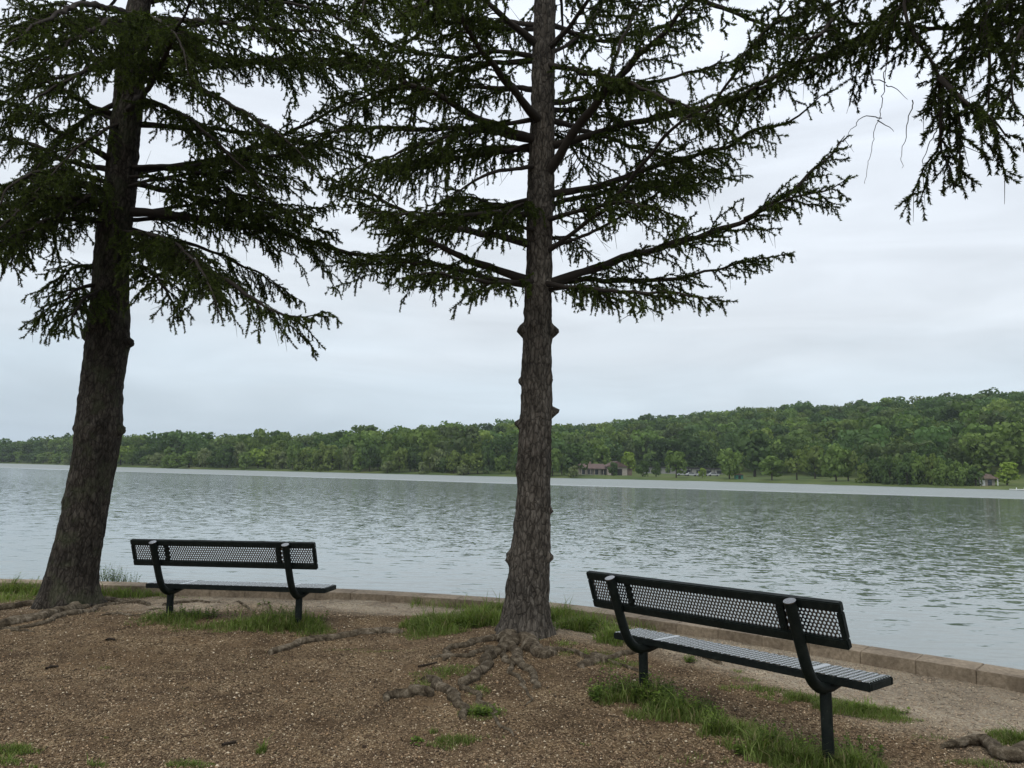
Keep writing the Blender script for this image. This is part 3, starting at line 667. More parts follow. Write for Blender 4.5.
for pts, a, b_ in [
    ([(514, 636), (498, 650), (484, 667), (471, 681), (463, 688)], .075, .04), ([(463, 686), (474, 695), (488, 708), (499, 723), (511, 736)], .03, .010),
    ([(508, 640), (474, 643), (457, 647), (447, 653), (444, 661)], .045, .02), ([(500, 648), (470, 655), (445, 657), (425, 657)], .035, .018),
    ([(512, 640), (515, 658), (524, 668), (532, 678), (538, 690)], .065, .022), ([(505, 654), (509, 664), (516, 678), (525, 688), (530, 696), (521, 706)], .030, .007),
    ([(526, 640), (534, 653), (545, 656), (559, 654)], .085, .055), ([(386, 701), (400, 696), (415, 694), (432, 696)], .042, .05),
    ([(427, 679), (436, 686), (450, 695), (460, 707), (463, 720)], .052, .028), ([(583, 668), (590, 662), (598, 657), (606, 664)], .05, .035),
    ([(405, 632), (380, 633), (345, 635), (318, 641), (290, 647), (268, 655)], .05, .035), ([(600, 660), (625, 656), (650, 650), (690, 652), (720, 664)], .03, .035),
    ([(545, 648), (565, 652), (600, 660), (640, 672), (648, 676)], .03, .015)]:
    root_obj(tc_, pts, a, b_, oc)

# ---------------------------------------------------------------- left spruce
YL = 8.62; ol = (-4.85, YL, 0)
tl = tag(empty('spruce_tree', ol), 'thick dark-barked spruce leaning to the right at the left edge, beside the farther bench', 'tree')
rowsL = [(614, 30, 110), (604, 37, 103), (590, 42, 98), (570, 47, 98), (540, 56, 103), (500, 66, 109), (470, 71, 114), (450, 75, 118), (430, 75, 122), (412, 78, 121), (390, 81, 122), (370, 83, 124), (345, 86, 129), (320, 87, 129), (300, 91, 128), (270, 94, 128), (240, 96, 129), (200, 103, 135), (150, 108, 138), (100, 114, 143), (50, 119, 146), (0, 129, 151)]
knL = [(129, 343, .09, .06), (88, 335, .06, .07), (121, 430, .07, .06), (76, 428, .05, .06), (108, 425, .04, .05), (100, 330, .04, .06), (116, 318, .04, .05), (95, 380, .03, .06), (72, 500, .02, .08)]
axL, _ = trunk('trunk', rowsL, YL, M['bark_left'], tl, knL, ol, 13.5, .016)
LL = [
 (.052, .22, .50, .55, .6, 210, [(200, 219, 0), (255, 227, 0), (296, 238, .1), (337, 249, .1), (369, 255, .2), (410, 255, .3), (445, 266, .3)]),
 (.034, .30, .52, .6, .6, 180, [(164, 190, -.1), (205, 200, -.3), (245, 212, -.4), (290, 222, -.5), (335, 232, -.5)]),
 (.040, .12, .55, .7, .65, 240, [(165, 250, -.6), (205, 268, -1.1), (240, 290, -1.4), (275, 312, -1.6), (305, 318, -1.7), (322, 312, -1.8)]),
 (.026, .12, .50, .7, .65, 225, [(170, 240, .3), (210, 250, .5), (250, 268, .6), (285, 290, .6), (300, 300, .6)]),
 (.028, .15, .50, .7, .65, 232, [(160, 238, -.9), (195, 262, -1.6), (212, 292, -2.0), (222, 322, -2.1)]),
 (.034, .25, .50, .55, .55, 167, [(180, 168, 0), (210, 163, 0), (245, 150, 0), (284, 135, .1), (339, 108, .1), (380, 98, .2), (420, 97, .2)]),
 (.024, .35, .48, .55, .55, 167, [(215, 164, -.3), (250, 158, -.4), (294, 151, -.5), (339, 130, -.6), (368, 113, -.6)]),
 (.034, .22, .50, .55, .55, 123, [(180, 127, .2), (234, 132, .4), (290, 140, .5), (345, 152, .5), (400, 168, .6)]),
 (.030, .25, .50, .6, .6, 66, [(203, 90, -.6), (234, 106, -.8), (254, 118, -1), (295, 150, -1.2), (320, 178, -1.3)]),
 (.038, .5, .5, .5, .5, 112, [(150, 84, -1), (168, 48, -1.8), (185, 15, -2.4), (200, -30, -2.8)]),
 (.038, .22, .50, .55, .55, 64, [(200, 62, .2), (260, 61, .3), (305, 57, .4), (350, 62, .5), (400, 70, .6)]),
 (.026, .15, .48, .55, .55, 95, [(170, 108, -.5), (205, 132, -.9), (240, 165, -1.2), (265, 195, -1.3)]),
 (.034, .2, .50, .6, .6, 20, [(200, 22, -.8), (255, 28, -1.2), (299, 30, -1.4), (345, 40, -1.5), (375, 58, -1.5)]),
 (.030, .2, .50, .5, .5, 3, [(200, -8, .2), (270, -2, .4), (340, 8, .5)]),
 (.024, .08, .42, .6, .6, 262, [(145, 268, -.4), (160, 282, -.7), (172, 302, -.8), (178, 322, -.8)]),
 (.022, .08, .42, .6, .6, 245, [(150, 246, .2), (172, 258, .4), (190, 275, .5)]),
 (.036, .25, .52, .55, .5, 119, [(90, 106, -.1), (74, 96, -.2), (55, 85, -.3), (37, 76, -.4), (0, 52, -.5)]),
 (.026, .25, .50, .55, .5, 122, [(90, 113, .3), (70, 111, .4), (40, 118, .6), (0, 128, .7)]),
 (.038, .3, .52, .55, .5, 167, [(88, 146, -.3), (54, 130, -.4), (25, 110, -.6), (-20, 95, -.7)]),
 (.034, .28, .52, .6, .5, 172, [(68, 161, .1), (34, 146, .1), (0, 140, .2), (-45, 138, .2)]),
 (.032, .15, .52, .6, .5, 206, [(75, 196, .3), (45, 196, .5), (10, 206, .6), (-25, 220, .7)]),
 (.032, .2, .52, .65, .55, 210, [(70, 198, -.6), (35, 200, -1.1), (5, 222, -1.4), (-15, 250, -1.5)]),
 (.028, .15, .52, .65, .55, 222, [(70, 218, -.5), (40, 222, -.9), (18, 242, -1.2), (12, 262, -1.3)]),
 (.026, .15, .50, .65, .55, 200, [(75, 182, .7), (45, 180, 1.1), (10, 186, 1.5), (-20, 200, 1.6)]),
 (.026, .12, .52, .7, .65, 195, [(65, 178, -.4), (35, 188, -.7), (12, 215, -.8), (0, 245, -.8)]),
 (.024, .12, .50, .7, .65, 215, [(60, 205, -.2), (30, 215, -.3), (20, 240, -.4), (25, 268, -.4)]),
 (.024, .12, .50, .7, .65, 185, [(60, 170, -1.), (20, 180, -1.6), (-5, 210, -1.8), (-20, 240, -1.8)]),
 (.034, .22, .5, .55, .5, 62, [(90, 59, .1), (64, 52, .1), (30, 58, .1), (-10, 72, .1)]),
 (.036, .35, .5, .6, .6, 15, [(90, 5, -1.4), (60, 12, -2.4), (30, 28, -3.0), (5, 45, -3.4)]),
 (.030, .3, .5, .6, .6, 40, [(115, 20, -1.2), (90, 30, -2.0), (60, 48, -2.6), (35, 70, -2.8)]),
 (.026, .3, .5, .6, .6, 30, [(150, 20, -1.2), (165, 26, -2.0), (180, 45, -2.5), (190, 75, -2.7)]),
 (.024, .8, .4, .5, .5, 30, [(60, 22, .8), (24, 0, 1.0), (0, -15, 1.1)]),
 (.022, .05, .40, .6, .6, 282, [(80, 288, -.3), (68, 298, -.5), (50, 308, -.6), (38, 318, -.6)]),
 (.024, .05, .40, .6, .6, 268, [(80, 266, .2), (68, 270, .3), (58, 285, .3), (48, 298, .3)]),
 (.022, .05, .40, .6, .6, 285, [(85, 300, -.5), (75, 312, -.8), (66, 325, -.9)]),
 (.022, .05, .42, .7, .7, 45, [(132, 52, -.8), (128, 66, -1.2), (122, 90, -1.3)]),
 (.022, .05, .42, .7, .7, 20, [(140, 28, -1.0), (146, 45, -1.5), (152, 70, -1.6)]),
]
place(LL, axL, YL, tl, ol, tone=.0)
envL = lambda x: np.interp(x, [-50, 40, 60, 90, 160, 200, 300, 330, 420, 480], [300, 290, 240, 210, 230, 310, 330, 290, 270, 230])
fill(tl, axL, YL, ol, 20, -50, 225, [(-40, 60), (210, 460), (180, 420)], envL, 5)
crown_above(tl, ol, lambda z: -4.1 + .05 * (z - 7), YL, 7.4, 13.2, 20, 3.3, seed=8)
for pts, a, b_ in [
    ([(80, 606), (60, 614), (30, 620), (-10, 628), (-40, 634)], .085, .06), ([(80, 602), (52, 602), (25, 606), (-10, 611)], .06, .05),
    ([(88, 605), (75, 612), (62, 617), (40, 624), (10, 630)], .05, .02), ([(100, 600), (120, 602), (140, 603), (150, 606)], .05, .02),
    ([(55, 618), (85, 613), (100, 607), (115, 604), (132, 603)], .042, .02), ([(84, 611), (70, 604), (52, 601), (34, 604)], .03, .03),
    ([(-5, 629), (15, 630), (34, 632)], .02, .012), ([(165, 606), (185, 603), (210, 603), (228, 605), (252, 611)], .035, .012), ([(100, 616), (118, 614), (132, 616), (150, 611), (164, 608)], .018, .010)]:
    root_obj(tl, pts, a, b_, ol)

# ---------------------------------------------------------------- right spruce (trunk outside the frame, boughs and a root reach in)
YR = 4.25; orr = (4.35, YR, 0)
tr = tag(empty('spruce_tree', orr), 'spruce outside the frame whose dark boughs hang in at the top right corner', 'tree')
zs = np.arange(-.2, 11, .05); P = np.stack([4.35 + .01 * zs, YR + 0 * zs, zs], 1); rad = .2 * (1 - zs / 11.6) + .16 * np.exp(-np.clip(zs, 0, 9) / .22)
ang = np.linspace(0, 2 * np.pi, 40, endpoint=False); Q = np.stack([zs[:, None] * 6 + 0 * ang, np.cos(ang)[None] * 4 + 0 * zs[:, None], np.sin(ang)[None] * 4 + 0 * zs[:, None]], -1)
V, Fs = tube_np(P, rad[:, None] * (1 + .25 * fbm(Q, 31, 3)), 40); fmesh('trunk', V, Fs, M['bark_centre'], tr, smooth=True, origin=orr)
def P3(x, y, Y): return at_y(x, y, Y)
RL = [
 (.040, .25, .42, .5, .5, (4.36, YR, 5.2), [(1000, -75, 4.3), (915, -2, 4.35), (883, 22, 4.4), (850, 42, 4.5), (800, 62, 4.6), (762, 84, 4.7), (720, 106, 4.8), (690, 118, 4.8)]),
 (.017, .45, .30, .55, .6, (4.36, YR, 5.4), [(1010, -110, 3.9), (930, -40, 3.85), (905, 5, 3.8), (922, 45, 3.8), (940, 80, 3.8), (958, 108, 3.8), (960, 142, 3.8), (958, 172, 3.8)]),
 (.009, .05, .30, .55, .6, (940, 78, 3.8), [(955, 92, 3.7), (968, 105, 3.65), (985, 118, 3.6), (1004, 132, 3.6)]),
 (.008, .05, .28, .5, .6, (940, 78, 3.8), [(942, 100, 3.9), (940, 125, 3.95), (944, 150, 4.0), (950, 168, 4.0)]),
 (.022, .40, .34, .55, .6, (4.36, YR, 4.9), [(1080, -60, 3.9), (1010, -20, 3.8), (985, 20, 3.8), (990, 50, 3.8), (992, 85, 3.8), (990, 110, 3.8)]),
 (.020, .40, .30, .5, .6, (4.36, YR, 5.0), [(1060, -40, 4.4), (990, 20, 4.3), (940, 27, 4.3), (883, 25, 4.3), (833, 18, 4.3), (822, -2, 4.3)]),
 (.009, .05, .28, .5, .6, (833, 18, 4.3), [(820, 35, 4.2), (800, 38, 4.2), (780, 34, 4.2)]),
 (.020, .3, .32, .5, .6, (4.36, YR, 5.3), [(1080, -120, 4.8), (980, -70, 4.9), (890, -30, 4.9), (840, 0, 4.9), (795, 12, 4.9), (765, 26, 4.9), (738, 62, 4.9)]),
 (.018, .4, .30, .5, .6, (4.36, YR, 4.8), [(1090, -40, 4.6), (1030, 0, 4.5), (985, 40, 4.5), (955, 60, 4.5), (938, 92, 4.5), (945, 122, 4.5)]),
 (.018, .3, .30, .5, .6, (4.36, YR, 4.5), [(1100, -20, 3.6), (1050, 0, 3.5), (1020, 30, 3.5), (1012, 70, 3.5), (1014, 105, 3.5)]),
 (.018, .3, .30, .5, .6, (4.36, YR, 4.7), [(1080, -90, 4.2), (1020, -60, 4.1), (960, -25, 4.1), (915, -5, 4.1), (890, 10, 4.1), (872, 30, 4.1)]),
]
for r0, st, L2, dr, hg, s0, pts in RL:
    a = np.array(s0) if s0[0] < 10 else at_y(*s0); a = a if s0[0] < 10 else at_y(s0[0], s0[1], s0[2])
    limb(tr, [a] + [at_y(x, y, Y_) for x, y, Y_ in pts], r0, st, L2 * .92, .82, dr, hg, .12, orr, .85, -.30)
# bare dead hanging twigs
for pts in ([(885, 30), (887, 60), (883, 100), (876, 128), (870, 155), (866, 184)], [(886, 82), (872, 80), (858, 85), (851, 96)], [(885, 84), (898, 90), (908, 99)],
            [(880, 118), (866, 116), (855, 128), (847, 140)], [(912, 100), (908, 120), (903, 150), (902, 170)], [(878, 120), (888, 128), (893, 131)], [(935, 130), (928, 150), (922, 168), (926, 182)], [(862, 45), (855, 70), (850, 95)], [(968, 20), (970, 60), (966, 92)]):
    P = crom([at_y(x, y, 4.35) for x, y in pts], .02); P = P + (fbm(np.stack([np.arange(len(P)) * .45, np.arange(len(P)) * 0 + rnd.random() * 50, np.arange(len(P)) * 0], -1)[:, None] + np.arange(3)[None, :, None] * 7.3, 2, 2)) * .05; V, Fs = tube_np(P, np.linspace(.0034, .0012, len(P)), 5)
    fmesh('dead_twig', V, Fs, M['branch'], tr, origin=orr)
crown_above(tr, orr, lambda z: 4.4, YR, 6.2, 10.6, 12, 2.6, 2.4, seed=12)
root_obj(tr, [(1075, 770), (1024, 757), (1004, 760), (990, 748), (970, 745), (946, 750)], .07, .020, orr, bury=.9)
print('foliage tris', TRI[0])
# fallen sticks
for k, (pts, lab) in enumerate([([(46, 670), (52, 668), (58, 668)], 'short dark stick lying on the gravel in front of the leaning spruce'), ([(222, 747), (229, 745), (236, 744)], 'thin dark stick lying on the gravel at the bottom left'),
            ([(106, 641), (110, 640), (115, 641)], 'tiny dark stick on the gravel left of the farther bench'), ([(418, 668), (428, 666), (437, 664)], 'dark broken stick on the gravel left of the middle spruce roots')]):
    W_ = [gpt(*q) + np.array([0, 0, .012]) for q in pts]; P = crom(W_, .01); V, Fs = tube_np(P, .006 + .004 * rg.random(len(P)), 7)
    V[:, 2] += 0; fmesh('stick', V, Fs, M['wood_dead']); tag(bpy.data.objects[-1] if False else col.objects[-1], lab, 'stick')

# ---------------------------------------------------------------- grass and weeds
def in_land(x, y): return kdist(x, y) > .02
def blob(cx, cy, sx_, sy_, n, p=2.0):
    a = rg.random(n) * 2 * np.pi; r = rg.random(n) ** .6; x = cx + sx_ * r * np.cos(a); y = cy + sy_ * r * np.sin(a)
    ke = vnoise(np.stack([x, y], 1) * 6, 17) + .6 * vnoise(np.stack([x, y], 1) * 19, 27); k = ke > (.44 + .60 * r * r) ; return x[k], y[k], r[k]
GP = [ # px, py, half-width m, half-depth m, n, height
 (20, 590, .75, .45, 4200, .24), (5, 600, .5, .3, 900, .13), (112, 588, .34, .28, 2600, .30), (135, 596, .45, .22, 1500, .14), (178, 598, .35, .12, 220, .05),
 (172, 620, .48, .34, 2600, .12), (240, 626, .50, .26, 1600, .12), (285, 626, .46, .30, 3800, .20), (310, 632, .24, .2, 700, .10), (205, 628, .5, .22, 900, .07),
 (445, 628, .45, .35, 4200, .19), (478, 622, .35, .35, 3600, .23), (420, 636, .30, .18, 800, .08), (500, 616, .3, .2, 1500, .24), (560, 620, .25, .3, 2200, .22),
 (590, 630, .42, .32, 4400, .20), (612, 640, .26, .2, 1500, .17), (565, 645, .3, .12, 500, .06), (590, 655, .34, .13, 700, .06), (618, 664, .28, .12, 600, .06),
 (448, 672, .30, .22, 1300, .06), (425, 684, .16, .14, 350, .05), (480, 690, .12, .18, 500, .05), (482, 712, .16, .16, 700, .06), (455, 742, .28, .13, 1500, .06), (432, 733, .1, .06, 220, .05), (500, 738, .14, .07, 260, .04),
 (640, 700, .34, .26, 2400, .15), (610, 700, .2, .16, 700, .10), (680, 716, .36, .22, 2300, .14), (725, 735, .36, .2, 2300, .14), (765, 752, .34, .22, 2400, .16), (800, 764, .3, .2, 1800, .15), (850, 768, .25, .18, 1200, .16), (700, 760, .3, .12, 350, .05),
 (760, 690, .38, .12, 1000, .06), (800, 700, .42, .15, 2400, .08), (860, 712, .42, .14, 3000, .10), (890, 720, .24, .08, 600, .06), (920, 738, .22, .08, 240, .04), (735, 672, .14, .08, 160, .05), (746, 680, .14, .06, 160, .04),
 (1015, 742, .24, .18, 1500, .10), (975, 765, .20, .08, 450, .05), (1000, 735, .14, .1, 400, .06),
 (18, 752, .15, .08, 700, .07), (5, 762, .14, .06, 300, .06), (40, 768, .1, .05, 160, .05), (88, 766, .11, .05, 260, .06), (186, 765, .16, .05, 500, .05), (262, 752, .03, .05, 170, .09), (105, 738, .05, .02, 40, .03), (585, 745, .06, .03, 50, .03), (105, 668, .06, .04, 70, .03), (375, 652, .35, .03, 220, .03), (352, 650, .3, .03, 120, .03), (100, 612, .4, .1, 80, .03), (690, 660, .1, .05, 60, .05), (520, 640, .3, .04, 200, .05),
]
xs, ys, hs = [], [], []
for px, py, sx_, sy_, n, h_ in GP:
    c0 = gpt(px, py); x, y, r = blob(c0[0], c0[1], sx_, sy_, int(n * 1.35)); xs.append(x); ys.append(y); hs.append(h_ * (1 - .6 * r))
# sparse blades everywhere
n = 1800; x = rg.uniform(-6, 4.5, n); y = rg.uniform(3.8, 9.3, n); k = vnoise(np.stack([x, y], 1) * 1.6, 77) > .66; xs.append(x[k]); ys.append(y[k]); hs.append(np.full(k.sum(), .025))
# fringe along the wall at the left tree and behind the middle tree
for x0, x1, n, h_ in ((-8.5, -4.2, 2600, .16), (-1.1, 1.5, 800, .13)):
    x = rg.uniform(x0, x1, n); ky = np.interp(x, KC[:600, 0], KC[:600, 1]) if False else np.array([KC[np.abs(KC[:, 0] - q).argmin(), 1] for q in x]); y = ky - .03 - np.abs(rg.normal(size=n)) * .12
    xs.append(x); ys.append(y); hs.append(np.full(n, h_))
X = np.concatenate(xs); Y = np.concatenate(ys); Hh = np.concatenate(hs); ok = in_land(X, Y); X, Y, Hh = X[ok], Y[ok], Hh[ok]; n = len(X)
Z = ground_z(X, Y); Hh = .78 * Hh * rg.uniform(.25, 1.25, n) * np.where(rg.random(n) < .03, 1.8, 1); B = np.stack([X, Y, Z - .004], 1)
a = rg.random(n) * 2 * np.pi; lean = np.stack([np.cos(a), np.sin(a), 0 * a], 1) * (Hh * rg.uniform(.2, 1.25, n))[:, None]
wv_ = np.stack([np.cos(a + 1.4), np.sin(a + 1.4), 0 * a], 1) * (rg.uniform(.0016, .0036, n) * np.clip(Hh / .08, .7, 1.5))[:, None]; up = np.array([0, 0, 1.]) * Hh[:, None]
v = np.stack([B - wv_, B + wv_, B + up * .55 + lean * .28 - wv_ * .8, B + up * .55 + lean * .28 + wv_ * .8, B + up * .85 + lean], 1).reshape(-1, 3)
o_ = (np.arange(n) * 5)[:, None]; f = np.concatenate([o_ + np.array([[0, 1, 3]]), o_ + np.array([[0, 3, 2]]), o_ + np.array([[2, 3, 4]])], 0)
k = rg.random(n)[:, None]; cc = np.array([.072, .106, .026]) * (1 - k) + np.array([.20, .25, .075]) * k; dry = rg.random(n) < .13; cc[dry] = (.22, .19, .10)
big_n = vnoise(np.stack([X, Y], 1) * 2.5, 5)[:, None]; cc = cc * (.75 + .5 * big_n)
fmesh('grass', v, f, M['grass'], colr=np.repeat(cc, 5, 0)); tag(col.objects[-1], 'tufts of short green grass growing through the gravel round the trees and benches', 'grass', kind='stuff')
print('blades', n)
# broad-leaved weeds: stems with small oval leaves
WPL = [(640, 700, .34, .22, 130, .17), (680, 712, .4, .18, 130, .15), (720, 730, .34, .18, 90, .15), (770, 750, .3, .18, 90, .15), (850, 758, .2, .1, 25, .14), (612, 700, .16, .12, 30, .14), (610, 675, .12, .12, 8, .13), (285, 622, .45, .2, 90, .16), (180, 618, .4, .25, 70, .13), (240, 618, .3, .2, 30, .12), (112, 585, .3, .2, 110, .26), (20, 588, .6, .3, 60, .16),
       (590, 632, .4, .25, 70, .13), (450, 628, .4, .25, 50, .12), (210, 762, .16, .06, 30, .05), (186, 764, .15, .05, 30, .05), (455, 742, .25, .1, 50, .04), (482, 715, .12, .12, 30, .05), (865, 712, .3, .08, 40, .06), (310, 600, .02, .02, 2, .22), (295, 600, .06, .04, 3, .2), (690, 662, .08, .05, 8, .07), (265, 606, .1, .05, 4, .06)]
SS, EE, LV, LF, LCc = [], [], [], [], []; nb = 0
for px, py, sx_, sy_, cnt, h_ in WPL:
    c0 = gpt(px, py)
    for _ in range(int(cnt * 2.3)):
        a = rnd.random() * 6.28; r = rnd.random() ** .55; x = c0[0] + sx_ * r * math.cos(a); y = c0[1] + sy_ * r * math.sin(a)
        
        if vnoise(np.array([x * 5.5, y * 5.5]), 61) < .30 + .35 * r: continue
        z = float(ground_z(x, y)); hh_ = h_ * rnd.uniform(.3, 1.15) * (1 - .4 * r); top = np.array([x + rnd.uniform(-.4, .4) * hh_, y + rnd.uniform(-.4, .4) * hh_, z + hh_]); base = np.array([x, y, z - .005])
        SS.append(base); EE.append(top); tone_ = rnd.random()
        for q in range(rnd.randint(5, 9)):
            u = .25 + .75 * (q + rnd.random()) / 9 if q else 1; pz = base + (top - base) * min(1, u); aa = rnd.random() * 6.28; ll = rnd.uniform(.012, .030); d = np.array([math.cos(aa), math.sin(aa), rnd.uniform(-.3, .6)]); d /= np.linalg.norm(d)
            sdv = np.cross(d, [0, 0, 1]); sdv /= np.linalg.norm(sdv) + 1e-6; wl = ll * .36; p0 = pz; 
            LV += [p0, p0 + d * ll * .45 + sdv * wl, p0 + d * ll * 1.05, p0 + d * ll * .45 - sdv * wl]; LF.append((nb, nb + 1, nb + 2, nb + 3)); nb += 4
            c_ = np.array([.070, .115, .022]) * (1 - tone_) + np.array([.155, .215, .042]) * tone_; c_ = c_ * rnd.uniform(.75, 1.25); LCc += [c_] * 4
v, f = sticks(np.array(SS), np.array(EE), .0016, .0008); LV = np.array(LV); F3 = np.array(LF); F3 = np.vstack([F3[:, [0, 1, 2]], F3[:, [0, 2, 3]]])
fmesh('weeds', np.vstack([LV, v]), np.vstack([F3, f + len(LV)]), M['grass'], colr=np.vstack([np.array(LCc), np.tile([.06, .09, .03], (len(v), 1))]))
tag(col.objects[-1], 'small-leaved green weeds clustered round the bench posts and tree bases', 'weeds', kind='stuff')
# loose pebbles and chips on the ground
n = 150000; yy = 3.6 + 5.8 * rg.random(n) ** 1.45; xx = (rg.random(n) * 1.45 - .74) * yy; D = kdist(xx, yy); ok = (D > .03); xx, yy, D = xx[ok], yy[ok], D[ok]; n = len(xx)
zz = ground_z(xx, yy); s_ = rg.uniform(.0025, .0075, n) * np.where(rg.random(n) < .05, 1.6, 1)
oct_ = np.array([(1, 0, 0), (0, 1, 0), (-1, 0, 0), (0, -1, 0), (0, 0, .7), (0, 0, -.7)]); a = rg.random(n) * 6.28; el = rg.uniform(.6, 1.5, n)
Vp = oct_[None] * s_[:, None, None] * np.stack([el, 1 / el, 0 * el + 1], 1)[:, None]; Vp = Vp * (1 + .35 * rg.normal(size=Vp.shape))
ca, sa_ = np.cos(a)[:, None], np.sin(a)[:, None]; Vp = np.stack([Vp[..., 0] * ca - Vp[..., 1] * sa_, Vp[..., 0] * sa_ + Vp[..., 1] * ca, Vp[..., 2]], -1) + np.stack([xx, yy, zz + s_ * .25], 1)[:, None]
fo = np.array([(0, 1, 4), (1, 2, 4), (2, 3, 4), (3, 0, 4), (1, 0, 5), (2, 1, 5), (3, 2, 5), (0, 3, 5)]); fp = ((np.arange(n) * 6)[:, None, None] + fo[None]).reshape(-1, 3)
pal = np.array([(.12, .080, .046), (.22, .150, .090), (.32, .228, .14), (.40, .305, .195), (.66, .55, .39), (.055, .037, .023), (.38, .25, .14)]); pi_ = rg.choice(7, n, p=[.27, .26, .17, .09, .03, .14, .04]); cp = pal[pi_] * rg.uniform(.7, 1.05, (n, 1))
pl = np.clip(1.0 - (D - .95 - .45 * np.clip((xx - 1.5) / 1.5, 0, 1) + 1.0 * fbm(np.stack([xx, yy], 1) * .9, 21, 3)) / .55, 0, 1)[:, None]; cp = cp * (1 - pl) + (cp * .6 + np.array([.24, .20, .15])) * pl
fmesh('gravel', Vp.reshape(-1, 3), fp, M['pebble'], colr=np.repeat(cp, 6, 0)); tag(col.objects[-1], 'loose brown and tan pebbles scattered over the ground', 'gravel', kind='stuff')

# fallen twigs, chips and dead needles
n = 9000; yy = 3.7 + 5.6 * rg.random(n) ** 1.3; xx = (rg.random(n) * 1.45 - .74) * yy; kk_ = (vnoise(np.stack([xx, yy], 1) * 1.3, 91) > rg.random(n) * .9) & (kdist(xx, yy) > .1); xx, yy = xx[kk_], yy[kk_]; n = len(xx)
a = rg.random(n) * 6.28; ln = rg.uniform(.008, .035, n) * np.where(rg.random(n) < .05, 3, 1); z = ground_z(xx, yy) + .005; S0_ = np.stack([xx, yy, z], 1); E0_ = S0_ + np.stack([np.cos(a) * ln, np.sin(a) * ln, rg.uniform(-.003, .006, n)], 1)
v, f = sticks(S0_, E0_, rg.uniform(.0012, .003, n), .0008); lc = np.array([(.05, .035, .022), (.16, .11, .06), (.30, .23, .14), (.03, .022, .016)])[rg.choice(4, n, p=[.4, .25, .1, .25])]
fmesh('litter', v, f, M['pebble'], colr=np.repeat(lc, 6, 0)); tag(col.objects[-1], 'fallen twigs, bark chips and dead needles on the gravel', 'litter', kind='stuff')
# ---------------------------------------------------------------- far shore
def hor(px): return 470.9 + .0213 * (px - 512)
PX = np.array([-900, -300, 0, 60, 110, 200, 340, 450, 560, 700, 840, 930, 1024, 1150, 1400, 2000]); SH = np.array([700, 600, 540, 500, 395, 345, 318, 300, 280, 272, 232, 215, 195, 170, 140, 110])
def shore(px): return np.interp(px, PX, SH)
def ridgeD(px): return np.interp(px, [-900, 0, 90, 130, 250, 340, 450, 560, 740, 900, 1024, 1400, 2000], [1050, 950, 850, 560, 500, 520, 560, 620, 600, 560, 520, 430, 400])
def skyl(px): return np.interp(px, [-900, 0, 100, 150, 200, 250, 300, 340, 370, 400, 430, 455, 480, 500, 560, 620, 680, 740, 800, 860, 900, 960, 1000, 1024, 1200, 2000], [434, 447, 447, 447, 445, 442, 440, 437, 437, 435, 430, 427, 432, 427, 429, 424, 418, 412, 410, 408, 406, 403, 400, 400, 392, 388])
TH = 17.0
def terr(px, Y):
    s_, rD = shore(px), ridgeD(px); hr = H + (hor(px) - skyl(px)) / F * rD - TH; hr = np.maximum(hr, 1.0)
    flat = np.interp(px, [-900, 540, 580, 840, 880, 1024], [12, 12, 75, 70, 30, 25]); t = np.clip((Y - s_ - flat) / np.maximum(30, rD - s_ - flat), 0, 1.15)
    bank = np.clip((Y - s_) / 6, -1, 1) * .9 + np.clip((Y - s_) / 60, 0, 1) * 1.6
    return WZ - .1 + bank + (hr - 1.5) * np.sin(np.minimum(t, 1) * np.pi / 2) ** 1.15 - np.clip(t - 1, 0, 1) * 20
pxs = np.arange(-900, 2001, 10.); fr = np.concatenate([np.linspace(-.05, .3, 18), np.linspace(.33, 1.5, 30)])
PXg, FR = np.meshgrid(pxs, fr); Yg = shore(PXg) + FR * (ridgeD(PXg) - shore(PXg)); Zg = terr(PXg, Yg); Xg = Yg * (PXg - 512) / F
nx = len(pxs); i, j = np.meshgrid(np.arange(len(fr) - 1), np.arange(nx - 1), indexing='ij'); a = (i * nx + j).ravel()
hm = mat('lawn_ground', (.07, .09, .03), .95, .1); g = G(hm); cl = g.ramp(g.noise(g.pos(), .06, 6, .6), [(.35, (.055, .085, .026)), (.6, (.10, .125, .042)), (.75, (.16, .14, .07))]); g.l(cl, g.b.inputs['Base Color'])
hills = fmesh('hills', np.stack([Xg, Yg, Zg], -1).reshape(-1, 3), np.stack([a, a + 1, a + nx + 1, a + nx], 1), hm, smooth=True); tag(hills, kind='structure')
